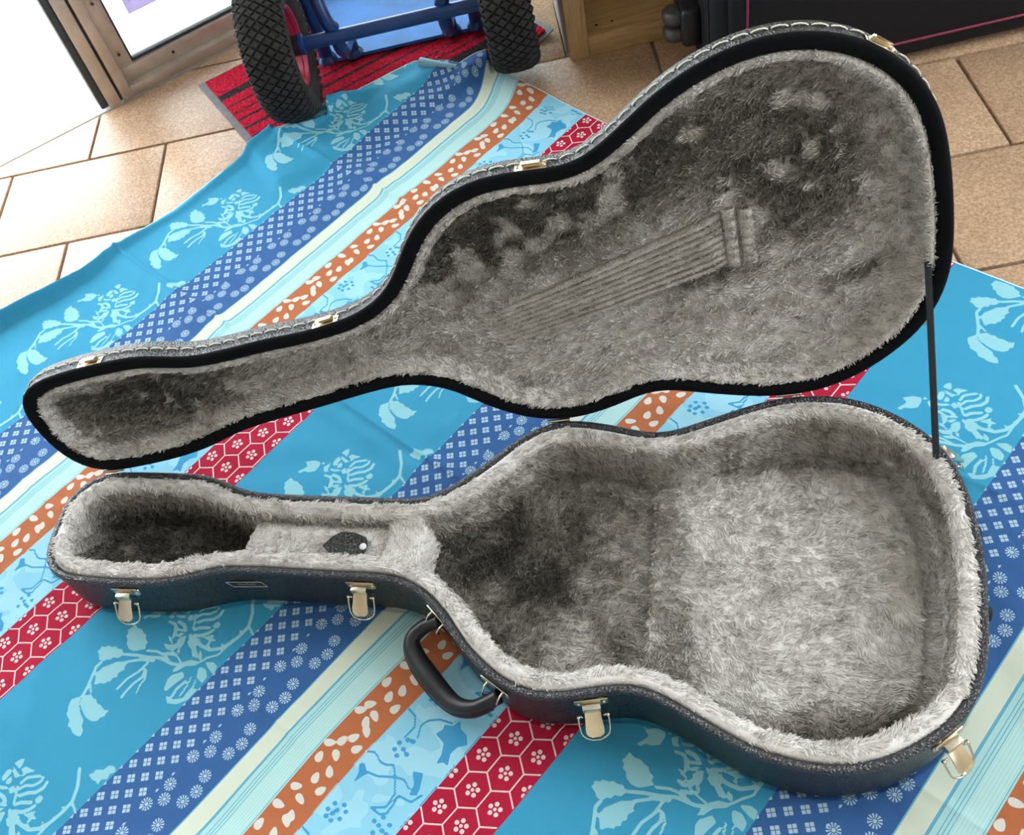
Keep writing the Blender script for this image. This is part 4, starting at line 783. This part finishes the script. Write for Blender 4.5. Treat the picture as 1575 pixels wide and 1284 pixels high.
# ------------------------------------------------------------------ door mat
MD3, MP3, MO3 = A(*MATD, 0), A(*MATP, 0), A(*MATO, 0)
mat_o = empty('door_mat', MO3 + MD3 * .31 + MP3 * .21, 'red doormat with black stripes and grey rubber edge under the blue hand truck', 'doormat')
def mpt(a, b, z): 
    z = z + .014 * max(0, (a - .54) / .06) ** 2 * max(0, (b - .28) / .14)
    return MO3 + MD3 * a + MP3 * b + ZA * z
def msheet(a0, a1, b0, b1, z, na, nb, th):
    Vt = [mpt(a0 + (a1 - a0) * i / na, b0 + (b1 - b0) * j / nb, z) for i in range(na + 1) for j in range(nb + 1)]
    k = nb + 1; F_ = [(i * k + j, (i + 1) * k + j, (i + 1) * k + j + 1, i * k + j + 1) for i in range(na) for j in range(nb)]
    n0_ = len(Vt); Vb = [v - ZA * th for v in Vt]; Fb = [tuple(n0_ + x for x in f[::-1]) for f in F_]
    bd_ = [i * k for i in range(na + 1)] + [na * k + j for j in range(1, nb + 1)] + [i * k + nb for i in range(na - 1, -1, -1)] + [j for j in range(nb - 1, 0, -1)]
    Fs = [(bd_[i], bd_[(i + 1) % len(bd_)], n0_ + bd_[(i + 1) % len(bd_)], n0_ + bd_[i]) for i in range(len(bd_))]
    return np.array(Vt + Vb), F_ + Fb + Fs
mesh('rubber_backing', *msheet(0, .60, 0, .42, .0030, 30, 20, .0024), M['mat_rubber'], mat_o, sharp=40)
Vp, Fp = msheet(.014, .587, .012, .408, .0078, 260, 180, .0055)
Vp[:261 * 181, 2] += rng.random(261 * 181) * .0022
pile = mesh('pile', Vp, Fp, M['mat_pile'], mat_o, smooth=False, recalc=False)
bb = (Vp - MO3) @ MP3; st_ = np.zeros(len(Vp))
for c_, w in ((.093, .011), (.133, .0022), (.163, .0018), (.190, .0030), (.224, .0042), (.258, .0026), (.296, .002), (.318, .0022), (.350, .0125), (.384, .002)): st_ = np.maximum(st_, 1 - np.clip((np.abs(bb - c_) - w) / .0016 + .5, 0, 1))
at = pile.data.attributes.new('stripe', 'FLOAT', 'POINT'); at.data.foreach_set('value', st_.astype(np.float32))

# ------------------------------------------------------------------ hand truck
WA, WB, WR, MZ = A(-.215, 1.727, 0), A(.197, 1.680, 0), .128, .0122
AX = unit(WB - WA); AY = A(-AX[1], AX[0], 0)
truck = empty('hand_truck', (WA + WB) / 2, 'blue tubular hand truck on two black air-tyred wheels, standing on the red mat', 'hand truck')
tp = [(-.024, .066), (-.032, .069), (-.038, .078), (-.0425, .092), (-.0415, .106), (-.036, .116), (-.024, .1215), (0, .1235), (.024, .1215), (.036, .116), (.0415, .106), (.0425, .092), (.038, .078), (.032, .069), (.024, .066)]
tpa = np.array(tp)
def wheel(c0):
    c = c0 + ZA * (WR + MZ)
    tyre = MB().add(*lathe(tp, c, AX, 64)).build('tyre', M['rubber_dull'], truck)
    # arc-length position across the tread
    seg = tpa[4:11]; dl = np.r_[0, np.cumsum(np.linalg.norm(np.diff(seg, axis=0), axis=1))]; dl -= dl[-1] / 2
    cr = [(unit(np.array([seg[min(i + 1, 6)][1] - seg[max(i - 1, 0)][1], -(seg[min(i + 1, 6)][0] - seg[max(i - 1, 0)][0])]))) * -1 for i in range(7)]; cr = np.array(cr)
    def sp(s, ph, h):
        a = np.interp(s, dl, seg[:, 0]); r = np.interp(s, dl, seg[:, 1]); na = np.interp(s, dl, cr[:, 0]); nr2 = np.interp(s, dl, cr[:, 1])
        a, r = a + na * h, r + abs(nr2) * h
        return c + AX * a + r * (math.cos(ph) * AY + math.sin(ph) * ZA)
    tr = MB(); NR = 44; cols = 9; sw = dl[-1] * 2 / cols
    for k in range(cols):
        s0_ = dl[0] + sw * (k + .5)
        for j in range(NR):
            ph = 2 * math.pi * (j + (.5 if k % 2 else 0)) / NR; dp = 2 * math.pi / NR * .46; ds_ = sw * .92
            cl = lambda x: min(max(x, dl[0]), dl[-1])
            pin = .62
            out4 = [(0, -dp), (ds_, 0), (0, dp), (-ds_, 0)]; ring = []
            for x in range(4):
                a_, b_ = out4[x], out4[(x + 1) % 4]; ring += [a_, ((a_[0] + b_[0]) / 2 * .86, (a_[1] + b_[1]) / 2 * .86)]
            lo = [sp(cl(s0_ + x), ph + y, -.001) for x, y in ring]; hi = [sp(cl(s0_ + x * .84), ph + y * .84, .0048) for x, y in ring]
            tr.add(*loft([lo, hi], False, True))
    tr.build('tread', M['rubber_dull'], tyre, smooth=False)
    rim = [(.012, .018), (.010, .03), (.006, .034), (.010, .052), (.022, .058), (.027, .066), (.030, .0705), (.0335, .0715), (.0335, .066), (.026, .062)]
    for s in (1, -1):
        MB().add(*lathe([(s * a, r) for a, r in rim], c, AX, 48)).build('wheel_rim', M['red_rim'], tyre)
    MB().add(*lathe([(-.047, .0001), (-.047, .016), (-.045, .018), (.045, .018), (.047, .016), (.047, .0001)], c, AX, 24)).build('hub', M['plastic'], tyre, sharp=40)
wheel(WA); wheel(WB)
za = WR + MZ
pa, pb = WA + AX * .040 + ZA * za, WB - AX * .040 + ZA * za
MB().add(*tube([pa, pb], .0125, 16)).add(*lathe([(0, .019), (.006, .019), (.008, .013)], pa, AX, 18)).add(*lathe([(0, .019), (-.006, .019), (-.008, .013)], pb, AX, 18)).build('axle', M['blue_paint'], truck, sharp=40)
P0 = A(-.166, 1.852, 0); PX = unit(A(.347, -.039, 0)); PY = A(-PX[1], PX[0], 0)
pz = MZ + .003
Vq = []; cs = []
for (a, b, r_) in ((.0, .0, .006), (.35, .0, .006), (.35, .24, .03), (.0, .24, .03)): cs.append((a, b, r_))
out_ = []
for k, (a, b, r_) in enumerate(cs):
    sx, sy = (1 if a == 0 else -1), (1 if b == 0 else -1); st0 = [math.pi, 1.5 * math.pi, 0, .5 * math.pi][k]
    for w in np.linspace(st0, st0 + math.pi / 2, 6): out_.append(P0 + PX * (a + sx * r_ + r_ * math.cos(w)) + PY * (b + sy * r_ + r_ * math.sin(w)))
MB().add(*loft([[p + ZA * pz for p in out_], [p + ZA * (pz + .006) for p in out_]], True, True)).build('toe_plate', M['plate_blue'], truck, sharp=40)
def Pt(a, b, z): return P0 + PX * a + PY * b + ZA * z
zp = pz + .006
ur = []
for a in (.016, .320):
    o = MB().add(*tube([Pt(a, .004, zp - .002), Pt(a, .004, zp + .5), Pt(a, -.0, .80)], .014, 16)).add(*lathe([(-.001, .021), (.004, .02), (.012, .0145)], Pt(a, .004, zp), ZA, 18)).build('upright', M['blue_paint'], truck, sharp=50)
for a, am in ((.070, .052), (.268, .286)):
    ap = pa + (pb - pa) * ((P0 + PX * a - pa) @ AX) / np.linalg.norm(pb - pa); ap = np.array([ap[0], ap[1], za])
    MB().add(*tube(spl([Pt(am - .03 if a < .2 else am + .03, -.0, .60), Pt(am - .018 if a < .2 else am + .018, -.035, .38), ap + PY * .016 - PX * (.012 if a < .2 else -.012) + ZA * .05, ap + PY * .012 + ZA * .008], 24), .0125, 14)).build('brace', M['blue_paint'], truck)
    MB().add(*tube(spl([ap + PY * .006 - ZA * .006, ap + PY * .035 - ZA * .05, Pt(a, .0, zp + .035), Pt(a, .006, zp + .004)], 20), np.linspace(.0125, .0165, 19) if False else .0128, 14)).add(*lathe([(-.002, .020), (.003, .019), (.010, .014)], Pt(a, .006, zp), ZA, 18)).build('foot_tube', M['blue_paint'], truck, sharp=50)
for z in (.45, .78): MB().add(*tube([Pt(.016, 0, z), Pt(.320, 0, z)], .010, 12)).build('crossbar', M['blue_paint'], truck)
MB().add(*tube(spl([Pt(.016, 0, .80), Pt(.016, -.02, .98), Pt(.06, -.05, 1.06), Pt(.168, -.055, 1.075), Pt(.276, -.05, 1.06), Pt(.320, -.02, .98), Pt(.320, 0, .80)], 48), .0125, 14)).build('handle_loop', M['blue_paint'], truck)

# ------------------------------------------------------------------ pine cabinet
CO, CX, CY = A(.294, 1.65, 0), A(.9934, -.1150, 0), A(.115, .9934, 0)
cab = empty('pine_cabinet', CO + CX * .3 + CY * .15, 'open pine cabinet with low front rail behind the guitar case lid', 'cabinet')
def cbox(name, a0, a1, b0, b1, z0, z1, mat=M['pine'], r=.0015, rot=None):
    return MB().add(*place(rbox(a1 - a0, b1 - b0, z1 - z0, r), CO + CX * (a0 + a1) / 2 + CY * (b0 + b1) / 2 + ZA * (z0 + z1) / 2, CX, CY, ZA)).build(name, mat, cab, sharp=40)
M['wood_h'] = M['pine'].copy(); M['wood_h'].name = 'pine_rail'
for nd in M['wood_h'].node_tree.nodes:
    if nd.type == 'MAPPING': nd.inputs['Scale'].default_value = (14 if nd.inputs['Scale'].default_value[2] < 15 else 20, 1, 1)
for nd in M['pine'].node_tree.nodes:
    if nd.type == 'MAPPING': z_ = nd.inputs['Scale'].default_value[2]; nd.inputs['Scale'].default_value = (z_, z_, 1)
for nd in M['wood_h'].node_tree.nodes:
    if nd.type == 'MAPPING': z_ = nd.inputs['Scale'].default_value[0]; nd.inputs['Scale'].default_value = (1, z_, z_)
cbox('stile', 0, .037, -.002, .018, 0, 1.1); cbox('stile', .563, .60, -.002, .018, 0, 1.1)
cbox('bottom_rail', .037, .563, 0, .018, 0, .039, M['wood_h'])
sh = cbox('shelf_board', .018, .582, .018, .285, .022, .038, M['wood_h'])
for a, b in ((.058, .034), (.088, .036)): MB().add(*lathe([(0, .0001), (.0004, .0022), (-.001, .0024)], CO + CX * a + CY * b + ZA * .0385, ZA, 12)).build('peg_hole', M['plastic'], sh)
cbox('side_panel', .0, .018, .018, .285, 0, 1.1); cbox('side_panel', .582, .60, .018, .285, 0, 1.1)
cbox('back_panel', .0, .60, .285, .295, 0, 1.1, M['wood_h']); cbox('top_board', -.005, .605, -.005, .295, 1.1, 1.118, M['wood_h'])
cbox('shelf_board', .018, .582, .02, .285, .5, .518, M['wood_h'])
cbox('side_edging', -.005, .0, .03, .295, 0, 1.1, M['wall'])

# ------------------------------------------------------------------ suitcase lying on its side
SO, SX, SY = A(.821, 1.366, 0), A(.9953, -.0962, 0), A(.0962, .9953, 0)
suit = empty('suitcase', SO + SX * .0 + SY * .1, 'black fabric suitcase with burgundy piping resting on its side next to the cabinet', 'suitcase')
def sbox(name, a0, a1, b0, b1, z0, z1, mat, r=.01, seg=3, par=None):
    return MB().add(*place(rbox(a1 - a0, b1 - b0, z1 - z0, r, seg), SO + SX * (a0 + a1) / 2 + SY * (b0 + b1) / 2 + ZA * (z0 + z1) / 2, SX, SY, ZA)).build(name, mat, par or suit, sharp=60)
body = sbox('body', -.335, .33, .012, .205, .004, .46, M['cordura'], .022, 4)
sbox('front_pocket', -.312, .31, .0, .03, .012, .45, M['cordura'], .012, 3, body)
def sp3(a, b, z): return SO + SX * a + SY * b + ZA * z
pipe = spl([sp3(-.284, -.001, .40), sp3(-.284, -.001, .2), sp3(-.284, -.001, .062), sp3(-.272, -.001, .045), sp3(-.25, -.001, .042), sp3(0, -.001, .042), sp3(.25, -.001, .042), sp3(.272, -.001, .045), sp3(.284, -.001, .062), sp3(.284, -.001, .2), sp3(.284, -.001, .40), sp3(.272, -.001, .418), sp3(.25, -.001, .42), sp3(0, -.001, .42), sp3(-.25, -.001, .42), sp3(-.272, -.001, .418)], 96, True)
MB().add(*tube(pipe, .0024, 8, closed=True)).build('piping', M['piping'], body)
for b in (.045, .058, .15):
    MB().add(*place(rbox(.004, .006, .40, .0015), sp3(-.3362, b, .232), SX, SY, ZA)).build('zip_track', M['plastic'], body)
for z0 in (.060, .36):
    hs = sbox('wheel_housing', -.368, -.33, .10, .172, z0 - .005, z0 + .066, M['plastic'], .010, 3)
    for dz in (.012, .043):
        MB().add(*lathe([(-.012, .0001), (-.012, .016), (-.009, .0215), (0, .0232), (.009, .0215), (.012, .016), (.012, .0001)], sp3(-.372, .136, z0 + dz), ZA, 28)).build('caster', M['sole_wheel'], hs, sharp=60)
